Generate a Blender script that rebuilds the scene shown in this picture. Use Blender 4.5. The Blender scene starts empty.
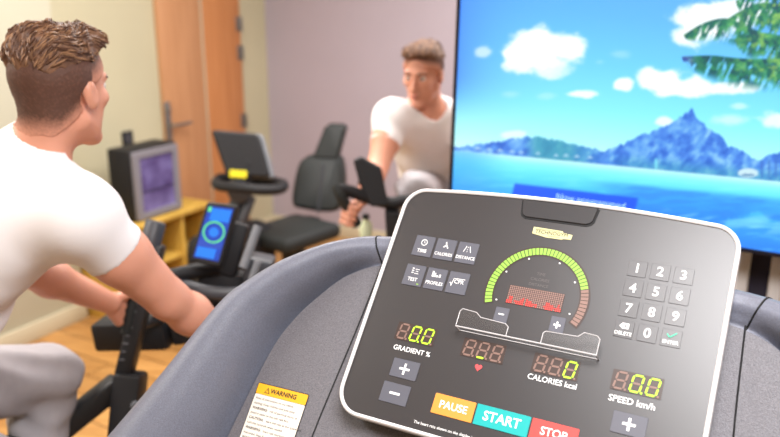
import bpy, bmesh, math, random
import numpy as np
from mathutils import Vector, Matrix

random.seed(7)
rng = np.random.default_rng(7)
S = bpy.context.scene
COL = S.collection

# ------------------------------------------------------------------ camera, world, light, exposure
PITCH = math.radians(16.0)
EYE = np.array([0.0, 0.0, 1.78])
FPX = 780.0
CP, SP = math.cos(PITCH), math.sin(PITCH)
cd = bpy.data.cameras.new('camera')
cam = bpy.data.objects.new('camera', cd)
COL.objects.link(cam)
cam.location = EYE
cam.rotation_euler = (math.pi / 2 - PITCH, 0, 0)
cd.sensor_width = 36.0
cd.lens = 36.0
cd.clip_start = 0.05
cd.dof.use_dof = True
cd.dof.focus_distance = 1.13
cd.dof.aperture_fstop = 3.1
S.camera = cam

w = bpy.data.worlds.new('world')
S.world = w
w.use_nodes = True
w.node_tree.nodes['Background'].inputs[0].default_value = (1.0, 0.97, 0.95, 1)
w.node_tree.nodes['Background'].inputs[1].default_value = 0.3
EXPOSURE = 0.2
S.view_settings.view_transform = 'Standard'
S.view_settings.look = 'None'
S.view_settings.exposure = EXPOSURE
S.view_settings.gamma = 1.0
S.view_settings.use_curve_mapping = False


def area(name, loc, sx, sy, power, color, target=None):
    ld = bpy.data.lights.new(name, 'AREA')
    ld.shape = 'RECTANGLE'
    ld.size, ld.size_y = sx, sy
    ld.energy = power
    ld.color = color
    o = bpy.data.objects.new(name, ld)
    COL.objects.link(o)
    o.location = loc
    if target is not None:
        d = Vector(target) - Vector(loc)
        o.rotation_euler = d.to_track_quat('-Z', 'Y').to_euler()
    return o


area('ceiling_lamp', (0.30, 0.15, 2.72), 1.1, 0.9, 64, (1.0, 0.98, 0.985))
area('ceiling_lamp', (-2.1, 1.7, 2.72), 1.2, 1.2, 50, (1.0, 0.96, 0.92))
area('ceiling_lamp', (-0.7, 3.3, 2.72), 1.2, 1.2, 58, (1.0, 0.96, 0.93))
area('ceiling_lamp', (0.9, 3.6, 2.72), 1.2, 1.2, 58, (1.0, 0.97, 0.95))


# ------------------------------------------------------------------ helpers
def at(px, py, zc):
    """point seen at a pixel of the 780x437 frame, zc metres in front of the camera"""
    a = (px - 390) / FPX
    b = -(py - 218.5) / FPX
    return EYE + zc * np.array([a, CP + b * SP, b * CP - SP])


def nrm(v):
    v = np.asarray(v, float)
    return v / (np.linalg.norm(v) + 1e-12)


def lin(r, g, b):
    f = lambda c: (c / 255 / 12.92) if c / 255 <= 0.04045 else ((c / 255 + 0.055) / 1.055) ** 2.4
    return (f(r), f(g), f(b))


MATS = {}


def mat(name, col, rough=0.5, metal=0.0, emit=0.0, bump=0.0, bscale=200.0, vary=0.0, vscale=8.0,
        trans=0.0, spec=0.5, coat=0.0, sss=0.0, dark=None):
    if name in MATS:
        return MATS[name]
    m = bpy.data.materials.new(name)
    m.use_nodes = True
    nt = m.node_tree
    p = nt.nodes['Principled BSDF']
    p.inputs['Base Color'].default_value = (*col, 1)
    p.inputs['Roughness'].default_value = rough
    p.inputs['Metallic'].default_value = metal
    p.inputs['Specular IOR Level'].default_value = spec
    p.inputs['Coat Weight'].default_value = coat
    p.inputs['Transmission Weight'].default_value = trans
    if sss:
        p.inputs['Subsurface Weight'].default_value = sss
        p.inputs['Subsurface Radius'].default_value = (0.012, 0.005, 0.003)
    if emit:
        p.inputs['Emission Color'].default_value = (*col, 1)
        p.inputs['Emission Strength'].default_value = emit
    tc = nt.nodes.new('ShaderNodeTexCoord')
    if vary:
        n = nt.nodes.new('ShaderNodeTexNoise')
        n.inputs['Scale'].default_value = vscale
        n.inputs['Detail'].default_value = 4
        r = nt.nodes.new('ShaderNodeValToRGB')
        d = dark or tuple(c * (1 - vary) for c in col)
        r.color_ramp.elements[0].position = 0.3
        r.color_ramp.elements[1].position = 0.7
        r.color_ramp.elements[0].color = (*d, 1)
        r.color_ramp.elements[1].color = (*[min(1, c * (1 + vary * 0.5)) for c in col], 1)
        nt.links.new(tc.outputs['Object'], n.inputs['Vector'])
        nt.links.new(n.outputs['Fac'], r.inputs['Fac'])
        nt.links.new(r.outputs['Color'], p.inputs['Base Color'])
    if bump:
        n2 = nt.nodes.new('ShaderNodeTexNoise')
        n2.inputs['Scale'].default_value = bscale
        n2.inputs['Detail'].default_value = 2
        bp = nt.nodes.new('ShaderNodeBump')
        bp.inputs['Strength'].default_value = bump
        bp.inputs['Distance'].default_value = 0.002
        nt.links.new(tc.outputs['Object'], n2.inputs['Vector'])
        nt.links.new(n2.outputs['Fac'], bp.inputs['Height'])
        nt.links.new(bp.outputs['Normal'], p.inputs['Normal'])
    MATS[name] = m
    return m


def wood(name, c1, c2, scale=(1, 14, 1), plank=None, rot=0.0, rough=0.45):
    if name in MATS:
        return MATS[name]
    m = bpy.data.materials.new(name)
    m.use_nodes = True
    nt = m.node_tree
    p = nt.nodes['Principled BSDF']
    p.inputs['Roughness'].default_value = rough
    tc = nt.nodes.new('ShaderNodeTexCoord')
    mp = nt.nodes.new('ShaderNodeMapping')
    mp.inputs['Scale'].default_value = scale
    mp.inputs['Rotation'].default_value = (0, 0, rot)
    n = nt.nodes.new('ShaderNodeTexNoise')
    n.inputs['Scale'].default_value = 3
    n.inputs['Detail'].default_value = 6
    r = nt.nodes.new('ShaderNodeValToRGB')
    r.color_ramp.elements[0].position = 0.3
    r.color_ramp.elements[1].position = 0.72
    r.color_ramp.elements[0].color = (*c1, 1)
    r.color_ramp.elements[1].color = (*c2, 1)
    nt.links.new(tc.outputs['Object'], mp.inputs['Vector'])
    nt.links.new(mp.outputs['Vector'], n.inputs['Vector'])
    nt.links.new(n.outputs['Fac'], r.inputs['Fac'])
    out = r.outputs['Color']
    if plank:
        mp2 = nt.nodes.new('ShaderNodeMapping')
        mp2.inputs['Rotation'].default_value = (0, 0, rot)
        bt = nt.nodes.new('ShaderNodeTexBrick')
        bt.inputs['Scale'].default_value = 1
        bt.inputs['Brick Width'].default_value = plank[0]
        bt.inputs['Row Height'].default_value = plank[1]
        bt.inputs['Mortar Size'].default_value = 0.004
        bt.inputs['Color1'].default_value = (1, 1, 1, 1)
        bt.inputs['Color2'].default_value = (0.72, 0.7, 0.66, 1)
        bt.inputs['Mortar'].default_value = (0.25, 0.2, 0.15, 1)
        mx = nt.nodes.new('ShaderNodeMix')
        mx.data_type = 'RGBA'
        mx.blend_type = 'MULTIPLY'
        mx.inputs[0].default_value = 1
        nt.links.new(tc.outputs['Object'], mp2.inputs['Vector'])
        nt.links.new(mp2.outputs['Vector'], bt.inputs['Vector'])
        nt.links.new(out, mx.inputs[6])
        nt.links.new(bt.outputs['Color'], mx.inputs[7])
        out = mx.outputs[2]
    nt.links.new(out, p.inputs['Base Color'])
    MATS[name] = m
    return m


class MB:
    """collects shapes, then links them as one mesh object"""

    def __init__(s, X=None):
        s.v, s.f, s.m, s.mats, s.n, s.X, s.sm = [], [], [], [], 0, X, []

    def mi(s, m):
        if m not in s.mats:
            s.mats.append(m)
        return s.mats.index(m)

    def add(s, V, F, m, smooth=False):
        V = np.asarray(V, float).reshape(-1, 3)
        if s.X is not None:
            V = s.X(V)
        k = s.mi(m)
        s.v.append(V)
        for f in F:
            s.f.append([int(i) + s.n for i in f])
            s.m.append(k)
            s.sm.append(smooth)
        s.n += len(V)
        return s

    def plate(s, poly, w0, w1, m, bev=0.0, smooth=False):
        """extrude a 2D outline (counter-clockwise) from w0 to w1, chamfered at the top"""
        P = np.asarray(poly, float)
        n = len(P)
        rings = [np.c_[P, np.full(n, w0)]]
        if bev:
            rings.append(np.c_[P, np.full(n, w1 - bev)])
            rings.append(np.c_[inset(P, bev), np.full(n, w1)])
        else:
            rings.append(np.c_[P, np.full(n, w1)])
        V = np.vstack(rings)
        F = [list(range(n))[::-1], list(range((len(rings) - 1) * n, len(rings) * n))]
        for r in range(len(rings) - 1):
            for i in range(n):
                j = (i + 1) % n
                F.append([r * n + i, r * n + j, (r + 1) * n + j, (r + 1) * n + i])
        return s.add(V, F, m, smooth)

    def ringplate(s, outer, inner, w0, w1, m, bev=0.0):
        """a flat frame between two outlines of the same point count"""
        n = len(outer)
        O, I = np.asarray(outer), np.asarray(inner)
        if bev:
            rings = [np.c_[O, np.full(n, w0)], np.c_[O, np.full(n, w1 - bev)], np.c_[inset(O, bev), np.full(n, w1)],
                     np.c_[inset(I, -bev), np.full(n, w1)], np.c_[I, np.full(n, w1 - bev)], np.c_[I, np.full(n, w0)]]
        else:
            rings = [np.c_[O, np.full(n, w0)], np.c_[O, np.full(n, w1)], np.c_[I, np.full(n, w1)], np.c_[I, np.full(n, w0)]]
        k = len(rings)
        F = []
        for r in range(k):
            q = (r + 1) % k
            for i in range(n):
                j = (i + 1) % n
                F.append([r * n + i, r * n + j, q * n + j, q * n + i])
        return s.add(np.vstack(rings), F, m, True)

    def flat(s, poly, wz, m):
        P = np.asarray(poly, float)
        return s.add(np.c_[P, np.full(len(P), wz)], [list(range(len(P)))], m)

    def box(s, c, ax, size, m, bev=0.0, segs=2):
        """box centred at c with axes ax (3 unit rows) and full size"""
        bm = bmesh.new()
        bmesh.ops.create_cube(bm, size=1)
        for v in bm.verts:
            v.co = Vector((v.co.x * size[0], v.co.y * size[1], v.co.z * size[2]))
        if bev:
            bmesh.ops.bevel(bm, geom=bm.edges[:], offset=bev, segments=segs, affect='EDGES', profile=0.5)
        bm.verts.index_update()
        V = np.array([v.co[:] for v in bm.verts])
        F = [[v.index for v in f.verts] for f in bm.faces]
        bm.free()
        return s.add(np.asarray(c) + V @ np.asarray(ax), F, m, bool(bev))

    def beam(s, a, b, wd, dp, m, side=None, bev=0.006, wd2=None, dp2=None):
        """rectangular bar from a to b; side is roughly the width axis"""
        a, b = np.asarray(a, float), np.asarray(b, float)
        z = nrm(b - a)
        x = np.asarray(side if side is not None else ((1, 0, 0) if abs(z[0]) < 0.8 else (0, 1, 0)), float)
        x = nrm(x - z * (x @ z))
        y = np.cross(z, x)
        bm = bmesh.new()
        bmesh.ops.create_cube(bm, size=1)
        L = np.linalg.norm(b - a)
        for v in bm.verts:
            k = v.co.z + 0.5
            ww = wd + (wd2 - wd) * k if wd2 else wd
            dd = dp + (dp2 - dp) * k if dp2 else dp
            v.co = Vector((v.co.x * ww, v.co.y * dd, v.co.z * L))
        if bev:
            bmesh.ops.bevel(bm, geom=bm.edges[:], offset=bev, segments=2, affect='EDGES', profile=0.5)
        bm.verts.index_update()
        V = np.array([v.co[:] for v in bm.verts])
        F = [[v.index for v in f.verts] for f in bm.faces]
        bm.free()
        return s.add((a + b) / 2 + V @ np.array([x, y, z]), F, m, bool(bev))

    def tube(s, pts, r, m, seg=12, smooth_path=0, closed=False, flat=1.0):
        P = np.asarray(pts, float)
        if np.isscalar(r):
            r = [r] * len(P)
        r = np.asarray(r, float)
        if smooth_path:
            P, r = catmull(P, r, smooth_path)
        n = len(P)
        T = np.gradient(P, axis=0)
        T /= np.linalg.norm(T, axis=1)[:, None] + 1e-12
        ref = np.array([0, 0, 1.0]) if abs(T[0][2]) < 0.9 else np.array([1.0, 0, 0])
        rows = []
        x = nrm(ref - T[0] * (ref @ T[0]))
        for i in range(n):
            x = nrm(x - T[i] * (x @ T[i]))
            y = np.cross(T[i], x)
            for k in range(seg):
                t = 2 * math.pi * k / seg
                rows.append(P[i] + r[i] * (math.cos(t) * x + flat * math.sin(t) * y))
        F = []
        for i in range(n - 1):
            for k in range(seg):
                j = (k + 1) % seg
                F.append([i * seg + k, i * seg + j, (i + 1) * seg + j, (i + 1) * seg + k])
        F.append(list(range(seg))[::-1])
        F.append(list(range((n - 1) * seg, n * seg)))
        return s.add(rows, F, m, True)

    def disc(s, c, axis, prof, m, seg=28):
        """lathe: prof is a list of (radius, offset along axis)"""
        z = nrm(axis)
        x = np.array([1.0, 0, 0]) if abs(z[0]) < 0.8 else np.array([0, 1.0, 0])
        x = nrm(x - z * (x @ z))
        y = np.cross(z, x)
        rows, F = [], []
        for (r, h) in prof:
            for k in range(seg):
                t = 2 * math.pi * k / seg
                rows.append(np.asarray(c) + z * h + r * (math.cos(t) * x + math.sin(t) * y))
        for i in range(len(prof) - 1):
            for k in range(seg):
                j = (k + 1) % seg
                F.append([i * seg + k, i * seg + j, (i + 1) * seg + j, (i + 1) * seg + k])
        F.append(list(range(seg))[::-1])
        F.append(list(range((len(prof) - 1) * seg, len(prof) * seg)))
        return s.add(rows, F, m, True)

    def text(s, body, u, v, size, wz, m, slant=0.0, bold=0.0, align='CENTER', sx=1.0):
        V, F = text_geo(body, bold, align)
        V = V * size
        V[:, 0] = V[:, 0] * sx + V[:, 1] * slant
        return s.add(np.c_[V[:, 0] + u, V[:, 1] + v, np.full(len(V), wz)], F, m)

    def build(s, name, parent=None, auto=True):
        V = np.vstack(s.v)
        me = bpy.data.meshes.new(name)
        if parent is not None:
            V = V - base_of(parent)
        me.from_pydata(V.tolist(), [], s.f)
        for m in s.mats:
            me.materials.append(m)
        me.polygons.foreach_set('material_index', s.m)
        me.polygons.foreach_set('use_smooth', s.sm)
        me.update()
        if any(s.sm):
            try:
                me.set_sharp_from_angle(angle=math.radians(42))
            except Exception:
                pass
        o = bpy.data.objects.new(name, me)
        COL.objects.link(o)
        if parent is not None:
            o.parent = parent
            o['_b'] = list(base_of(parent))
        return o


def base_of(o):
    if '_b' in o.keys():
        return np.array(list(o['_b']))
    return np.array(o.location)


_TX = {}


def text_geo(body, bold, align):
    k = (body, bold, align)
    if k not in _TX:
        c = bpy.data.curves.new('t', 'FONT')
        c.body = body
        c.size = 1.0
        c.align_x = align
        c.align_y = 'CENTER'
        c.offset = bold
        c.resolution_u = 3
        o = bpy.data.objects.new('t', c)
        me = bpy.data.meshes.new_from_object(o)
        V = np.array([v.co[:2] for v in me.vertices])
        F = [list(p.vertices) for p in me.polygons]
        bpy.data.meshes.remove(me)
        bpy.data.objects.remove(o)
        bpy.data.curves.remove(c)
        _TX[k] = (V, F)
    V, F = _TX[k]
    return V.copy(), F


def inset(P, d):
    P = np.asarray(P, float)
    e = np.roll(P, -1, 0) - P
    e /= np.linalg.norm(e, axis=1)[:, None] + 1e-12
    n = np.c_[-e[:, 1], e[:, 0]]
    nn = n + np.roll(n, 1, 0)
    L = np.linalg.norm(nn, axis=1)[:, None]
    nn = nn / (L + 1e-12)
    cosv = np.clip((nn * n).sum(1), 0.4, 1)[:, None]
    return P + nn * d / cosv


def rrect(cx, cy, wd, ht, r, seg=5):
    out = []
    for (sx, sy, a0) in ((1, 1, 0), (-1, 1, 90), (-1, -1, 180), (1, -1, 270)):
        for k in range(seg + 1):
            a = math.radians(a0 + 90 * k / seg)
            out.append((cx + sx * (wd / 2 - r) + r * math.cos(a), cy + sy * (ht / 2 - r) + r * math.sin(a)))
    return out


def catmull(P, r, n):
    P = np.asarray(P, float)
    out, ro = [], []
    Q = np.vstack([2 * P[0] - P[1], P, 2 * P[-1] - P[-2]])
    for i in range(len(P) - 1):
        p0, p1, p2, p3 = Q[i], Q[i + 1], Q[i + 2], Q[i + 3]
        for k in range(n):
            t = k / n
            out.append(0.5 * ((2 * p1) + (p2 - p0) * t + (2 * p0 - 5 * p1 + 4 * p2 - p3) * t * t + (3 * p1 - p0 - 3 * p2 + p3) * t ** 3))
            ro.append(r[i] + (r[i + 1] - r[i]) * t)
    out.append(P[-1])
    ro.append(r[-1])
    return np.array(out), np.array(ro)


def thing(name, label, cat, loc, group=None):
    o = bpy.data.objects.new(name, None)
    COL.objects.link(o)
    o.location = loc
    o.empty_display_size = 0.1
    o['label'] = label
    o['category'] = cat
    if group:
        o['group'] = group
    return o


def tag(o, label, cat, group=None):
    o['label'] = label
    o['category'] = cat
    if group:
        o['group'] = group
    return o


def struct(o, label=None, cat=None):
    o['kind'] = 'structure'
    if label:
        o['label'] = label
    if cat:
        o['category'] = cat
    return o


# ------------------------------------------------------------------ materials
E = 2 ** (-EXPOSURE)
M_cream = mat('cream_paint', lin(194, 189, 160), 0.8, vary=0.05, vscale=2)
M_cream2 = mat('pale_paint', lin(192, 190, 170), 0.8, vary=0.04, vscale=2)
M_mauve = mat('mauve_paint', lin(176, 167, 179), 0.8, vary=0.04, vscale=2)
M_white = mat('ceiling_paint', lin(235, 232, 226), 0.9)
M_floor = wood('laminate_floor', lin(172, 120, 62), lin(210, 160, 96), scale=(1.2, 10, 1), plank=(1.2, 0.14), rot=math.radians(30))
M_base = mat('baseboard_paint', lin(206, 198, 172), 0.6)
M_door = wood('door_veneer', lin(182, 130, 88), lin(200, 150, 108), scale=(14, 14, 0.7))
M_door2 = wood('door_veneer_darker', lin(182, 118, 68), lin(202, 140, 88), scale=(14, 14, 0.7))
M_strip = mat('door_strip', lin(190, 175, 150), 0.4)
M_steel = mat('brushed_steel', lin(150, 148, 145), 0.35, metal=0.9)
M_black = mat('black_plastic', lin(27, 27, 30), 0.6, spec=0.35)
M_black2 = mat('black_padding', lin(30, 34, 34), 0.7, bump=0.2, bscale=300)
M_blackmatt = mat('black_painted_steel', lin(32, 33, 36), 0.5)
M_dkgrey = mat('dark_grey_plastic', lin(62, 64, 70), 0.45)
M_mdgrey = mat('mid_grey_plastic', lin(120, 124, 130), 0.4)
M_yellow = mat('yellow_sticker', lin(214, 200, 20), 0.5)
M_shelf = wood('yellow_wood', lin(190, 150, 60), lin(214, 176, 84), scale=(8, 2, 2))
M_skin = mat('skin', lin(220, 156, 130), 0.5, vary=0.07, vscale=14, sss=0.15)
M_lip = mat('lip_skin', lin(178, 98, 84), 0.45)
M_eyew = mat('eye_white', lin(226, 220, 214), 0.3)
M_eyed = mat('eye_iris', lin(46, 36, 30), 0.3)
M_shirt = mat('white_cotton', lin(240, 235, 235), 0.85, bump=0.15, bscale=900)
M_trouser = mat('grey_jersey', lin(168, 164, 168), 0.9, bump=0.15, bscale=700, vary=0.06, vscale=30)
M_seam = mat('groove_black', lin(14, 14, 16), 0.7)


# ------------------------------------------------------------------ the room
TH = math.radians(28)
UR = np.array([math.cos(TH), -math.sin(TH), 0.0])     # along the back wall, to the right
UL = np.array([math.sin(TH), math.cos(TH), 0.0])      # along the left wall, away
UZ = np.array([0, 0, 1.0])


def floor_hit(px, py):
    d = at(px, py, 1.0) - EYE
    return EYE + d * (-EYE[2] / d[2])


C0 = floor_hit(274, 226)


def room(r, l, z):
    return C0 + UR * r + UL * l + UZ * z


RW, RL, RH = 6.6, 7.4, 2.75
AX = np.array([UR, UL, UZ])
m = MB(); m.box(room(RW / 2, -RL / 2, -0.05), AX, (RW + 0.4, RL + 0.4, 0.1), M_floor); struct(m.build('floor'))
m = MB(); m.box(room(RW / 2, -RL / 2, RH + 0.05), AX, (RW + 0.4, RL + 0.4, 0.1), M_white); struct(m.build('ceiling'))
m = MB(); m.box(room(-0.1, -RL / 2, RH / 2), AX, (0.2, RL, RH), M_cream); struct(m.build('wall_left'))
m = MB(); m.box(room(RW / 2, 0.1, RH / 2), AX, (RW + 0.4, 0.2, RH), M_mauve); struct(m.build('wall_back'))
m = MB(); m.box(room(RW + 0.1, -RL / 2, RH / 2), AX, (0.2, RL, RH), M_cream2); struct(m.build('wall_right'))
m = MB(); m.box(room(RW / 2, -RL - 0.1, RH / 2), AX, (RW + 0.4, 0.2, RH), M_cream2); struct(m.build('wall_front'))


def wall_s(px, py, off=0.0):
    """distance along the left wall (negative = towards the camera) and height of what a pixel shows there"""
    d = at(px, py, 1.0) - EYE
    k = ((C0 + UR * off - EYE) @ UR) / (d @ UR)
    q = EYE + d * k - C0
    return q @ UL, q[2]


s_pil = wall_s(50, 2, 0.14)[0]
m = MB(); m.box(room(0.07, (s_pil - RL) / 2, RH / 2), AX, (0.14, RL + s_pil, RH), M_cream2, 0.004); struct(m.build('trim_1'))
s_d0, s_d1 = wall_s(155, 2, 0.02)[0], wall_s(238, 2, 0.02)[0]
s_ds = wall_s(199, 2, 0.02)[0]
m = MB(); m.box(room(0.008, (s_pil + s_d0) / 2, 0.05), AX, (0.016, s_d0 - s_pil, 0.1), M_base, 0.004)
m.box(room(0.008, s_d1 / 2, 0.05), AX, (0.016, -s_d1, 0.1), M_base, 0.004)
m.box(room(0.148, (s_pil - RL) / 2, 0.05), AX, (0.016, RL + s_pil, 0.1), M_base, 0.004); struct(m.build('baseboard_left'))
m = MB(); m.box(room(RW / 2, -0.008, 0.05), AX, (RW, 0.016, 0.1), M_base, 0.004); struct(m.build('baseboard_back'))

# door with two leaves on the left wall
door = bpy.data.objects.new('door_1', None); COL.objects.link(door); door.location = room(0, (s_d0 + s_d1) / 2, 0)
struct(door, 'orange brown wooden double door with steel lever handle', 'door')
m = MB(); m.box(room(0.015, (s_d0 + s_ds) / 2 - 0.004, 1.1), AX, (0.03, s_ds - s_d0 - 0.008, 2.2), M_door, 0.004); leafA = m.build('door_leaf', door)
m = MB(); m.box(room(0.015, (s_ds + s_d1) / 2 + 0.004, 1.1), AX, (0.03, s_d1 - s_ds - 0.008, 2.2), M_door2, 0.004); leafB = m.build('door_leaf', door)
m = MB(); m.box(room(0.02, s_ds, 1.1), AX, (0.03, 0.014, 2.2), M_strip, 0.002); m.build('door_strip', door)
hs, hz = wall_s(169, 122, 0.04)
m = MB(); m.box(room(0.034, hs, hz), AX, (0.012, 0.05, 0.26), M_steel, 0.004)
m.tube([room(0.04, hs, hz - 0.02), room(0.085, hs, hz - 0.02), room(0.09, hs + 0.03, hz - 0.02), room(0.09, hs + 0.15, hz - 0.02)], 0.011, M_steel)
m.disc(room(0.04, hs, hz + 0.08), UR, [(0.02, 0), (0.02, 0.01), (0.012, 0.014)], M_steel); m.build('door_handle', leafA)
for py in (24, 53, 122):
    q = wall_s(236, py, 0.03)
    m = MB(); m.tube([room(0.038, s_d1 - 0.004, q[1] - 0.05), room(0.038, s_d1 - 0.004, q[1] + 0.05)], 0.012, M_steel)
    m.box(room(0.032, s_d1 - 0.03, q[1]), AX, (0.006, 0.04, 0.1), M_steel, 0.001); m.build('hinge', leafB)

# socket
q = wall_s(128, 138, 0.01)
sk = thing('wall_socket', 'small black socket plate on the cream wall above the mini fridge', 'socket', room(0, q[0], q[1]))
m = MB(); m.box(room(0.006, q[0], q[1]), AX, (0.012, 0.085, 0.085), M_black, 0.004); m.build('plate', sk)
m = MB(); m.disc(room(0.011, q[0], q[1]), UR, [(0.03, 0), (0.03, 0.004), (0.024, 0.004), (0.022, 0.002)], M_dkgrey); m.build('socket_face', sk)

# sideboard and mini fridge in front of the left wall
sf0, zf_t = wall_s(131, 152, 0.42)
_, zf_b = wall_s(131, 226, 0.42)
sf1, _ = wall_s(179, 150, 0.42)
zs = zf_b
sb0, sb1 = max(sf0 - 0.5, s_pil + 0.02), wall_s(212, 213, 0.46)[0]
bw = sb1 - sb0
sb = thing('sideboard', 'low yellow wood sideboard with open compartments along the left wall', 'sideboard', room(0.24, (sb0 + sb1) / 2, 0))
m = MB(); m.box(room(0.235, (sb0 + sb1) / 2, zs - 0.015), AX, (0.45, bw, 0.03), M_shelf, 0.003); m.build('top', sb)
for k, fr in enumerate((0.0, 0.36, 0.68, 1.0)):
    m = MB(); m.box(room(0.23, sb0 + 0.012 + fr * (bw - 0.024), (zs - 0.03) / 2), AX, (0.42, 0.024, zs - 0.03), M_shelf, 0.002); m.build('side_panel', sb)
for z in (0.04, zs * 0.5):
    m = MB(); m.box(room(0.23, (sb0 + sb1) / 2, z), AX, (0.41, bw - 0.03, 0.022), M_shelf, 0.002); m.build('shelf', sb)
m = MB(); m.box(room(0.02, (sb0 + sb1) / 2, zs / 2), AX, (0.012, bw - 0.02, zs - 0.06), M_shelf, 0.002); m.build('back_panel', sb)

M_frost = mat('fridge_door_frame', lin(128, 126, 134), 0.4)
M_fgl = mat('fridge_glass', lin(112, 104, 156), 0.15, vary=0.5, vscale=9, dark=lin(66, 48, 104))
fw, fh = sf1 - sf0, zf_t - zf_b
fr = thing('mini_fridge', 'small black mini fridge with pale framed glass door on the sideboard', 'mini fridge', room(0.25, (sf0 + sf1) / 2, zs))
m = MB(); m.box(room(0.315, (sf0 + sf1) / 2, zs + fh / 2), AX, (0.17, fw, fh), M_black, 0.01); m.build('body', fr)


def fframe(V):
    return room(0.402, (sf0 + sf1) / 2, zs + fh / 2) + np.outer(V[:, 0], UL) + np.outer(V[:, 1], UZ) + np.outer(V[:, 2], UR)


m = MB(fframe); m.ringplate(rrect(0, 0, fw * 0.94, fh * 0.95, 0.012), rrect(0, 0, fw * 0.70, fh * 0.76, 0.006), 0, 0.022, M_frost, 0.003)
dr = m.build('door', fr)
m = MB(fframe); m.plate(rrect(0, 0, fw * 0.72, fh * 0.78, 0.004), 0.002, 0.012, M_fgl); m.build('glass', dr)
m = MB(fframe)
m.box((0, -fh * 0.1, 0.0135), np.eye(3), (fw * 0.68, 0.004, 0.003), M_black)
m.build('shelf', dr)

# ------------------------------------------------------------------ recumbent bike in the corner
rb = thing('recumbent_bike', 'black recumbent exercise bike with tall backrest in the far corner', 'exercise bike', floor_hit(300, 292))
sY = 4.35


def R_(px, py, z=sY):
    return at(px, py, z)


Fr = nrm(R_(236, 200, 3.95) * [1, 1, 0] - R_(305, 200, sY) * [1, 1, 0])   # rider faces the display
Fr = np.array([*Fr[:2], 0])
Rr = np.array([Fr[1], -Fr[0], 0])                                          # rider's right
VIEW = nrm(EYE * [1, 1, 0] - R_(305, 200, sY) * [1, 1, 0])
FB = nrm(VIEW * 0.95 + Fr * 0.55)                                          # way the backrest faces
RB = nrm(np.cross(FB, UZ))
bc = R_(309, 193)


def bframe(V):
    up = nrm(UZ - FB * 0.22)
    return bc + np.outer(V[:, 0], -RB) + np.outer(V[:, 1], up) + np.outer(V[:, 2], FB)


px2 = 4.35 / 780 * 1.03


def outl(pts):   # photo pixels -> backrest plane metres
    return [((x - 306) * px2, -(y - 192) * px2) for x, y in pts]


o1 = outl([(293, 206), (316, 209), (333, 208), (340, 200), (341, 178), (338, 160), (333, 156), (313, 155), (301, 158), (295, 166), (291, 185), (290, 200)])
o1c = catmull(np.array(o1 + [o1[0]]), np.ones(len(o1) + 1), 4)[0][:-1]
if sum(o1c[i - 1][0] * o1c[i][1] - o1c[i][0] * o1c[i - 1][1] for i in range(len(o1c))) < 0:
    o1c = o1c[::-1]
m = MB(bframe); m.plate(o1c, -0.05, 0.035, M_black2, 0.025, True); bk = m.build('backrest', rb)
m = MB(bframe); m.tube([(0.064, -0.10, 0.036), (0.072, 0.02, 0.037), (0.085, 0.17, 0.036)], 0.008, M_dkgrey, 8); m.build('highlight_stripe', bk)  # lighter tube standing in for the highlight down the backrest
o2 = outl([(309, 158), (334, 158), (341, 128), (337, 125), (324, 125), (320, 128)])
m = MB(bframe); m.plate(o2, -0.04, 0.03, M_black2, 0.014, True); m.build('headrest', rb)
sc_ = R_(292, 233, 4.2)
m = MB(); m.box(sc_, np.array([Fr, Rr, UZ]), (0.42, 0.36, 0.085), M_black2, 0.035, 4); m.build('seat', rb)
m = MB(); m.beam(bframe(np.array([[0.02, -0.16, -0.05]]))[0], sc_ + [0.06, 0.1, -0.03], 0.09, 0.05, M_blackmatt); m.build('backrest_support', rb)
b0 = np.array([*sc_[:2], 0.0])
m = MB(); m.beam(b0 + [0.02, 0.03, 0.14], sc_ + [0, 0, -0.03], 0.12, 0.09, M_blackmatt); m.build('seat_post', rb)
cons = R_(240, 190, 3.95)
fb = np.array([cons[0] - 0.06, cons[1] + 0.02, 0])
m = MB(); m.beam(b0 - Fr * 0.25 + UZ * 0.12, fb + UZ * 0.12 + Fr * 0.15, 0.12, 0.09, M_blackmatt); m.build('rail', rb)
for c in (b0 - Fr * 0.22, fb + Fr * 0.1):
    m = MB(); m.beam(c - Rr * 0.26 + UZ * 0.045, c + Rr * 0.26 + UZ * 0.045, 0.09, 0.09, M_blackmatt, UZ); m.build('foot', rb)
m = MB(); m.box(fb + UZ * 0.38, np.array([Fr, Rr, UZ]), (0.5, 0.22, 0.5), M_black, 0.09, 4); m.build('drive_cover', rb)
m = MB(); m.beam(fb + UZ * 0.5, R_(229, 228, 3.93), 0.11, 0.08, M_dkgrey, Rr); m.beam(R_(229, 228, 3.93), R_(243, 192, 3.95), 0.075, 0.06, M_dkgrey, Rr)
m.beam(R_(236, 238, 3.9), R_(252, 196, 3.9), 0.035, 0.04, M_dkgrey, Rr); m.build('column', rb)
m = MB(); m.disc(R_(240, 190, 3.88), VIEW, [(0.062, -0.05), (0.066, 0.0), (0.058, 0.03), (0.03, 0.036)], M_dkgrey); m.build('pivot', rb)
m = MB(); hp = [R_(x, y, z) for x, y, z in ((216, 183, 3.9), (222, 178, 3.95), (245, 181, 4.0), (268, 181, 3.95), (283, 184, 3.85), (280, 189, 3.75), (262, 190, 3.7), (240, 188, 3.72), (220, 186, 3.8), (216, 183, 3.9))]
m.tube(hp, 0.026, M_black, 10, 5); m.build('handlebar', rb)
# display seen from behind
d4 = [R_(211, 130, 3.85), R_(259, 134, 3.85), R_(271, 178, 3.85), R_(227, 176, 3.85)]
dX = nrm(d4[1] - d4[0] + d4[2] - d4[3])
dU = nrm((d4[0] - d4[3] + d4[1] - d4[2]) - dX * ((d4[0] - d4[3] + d4[1] - d4[2]) @ dX))
dN = np.cross(dX, dU)
dc = sum(d4) / 4


def dframe(V):
    return dc + np.outer(V[:, 0], dX) + np.outer(V[:, 1], dU) + np.outer(V[:, 2], dN)


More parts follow.
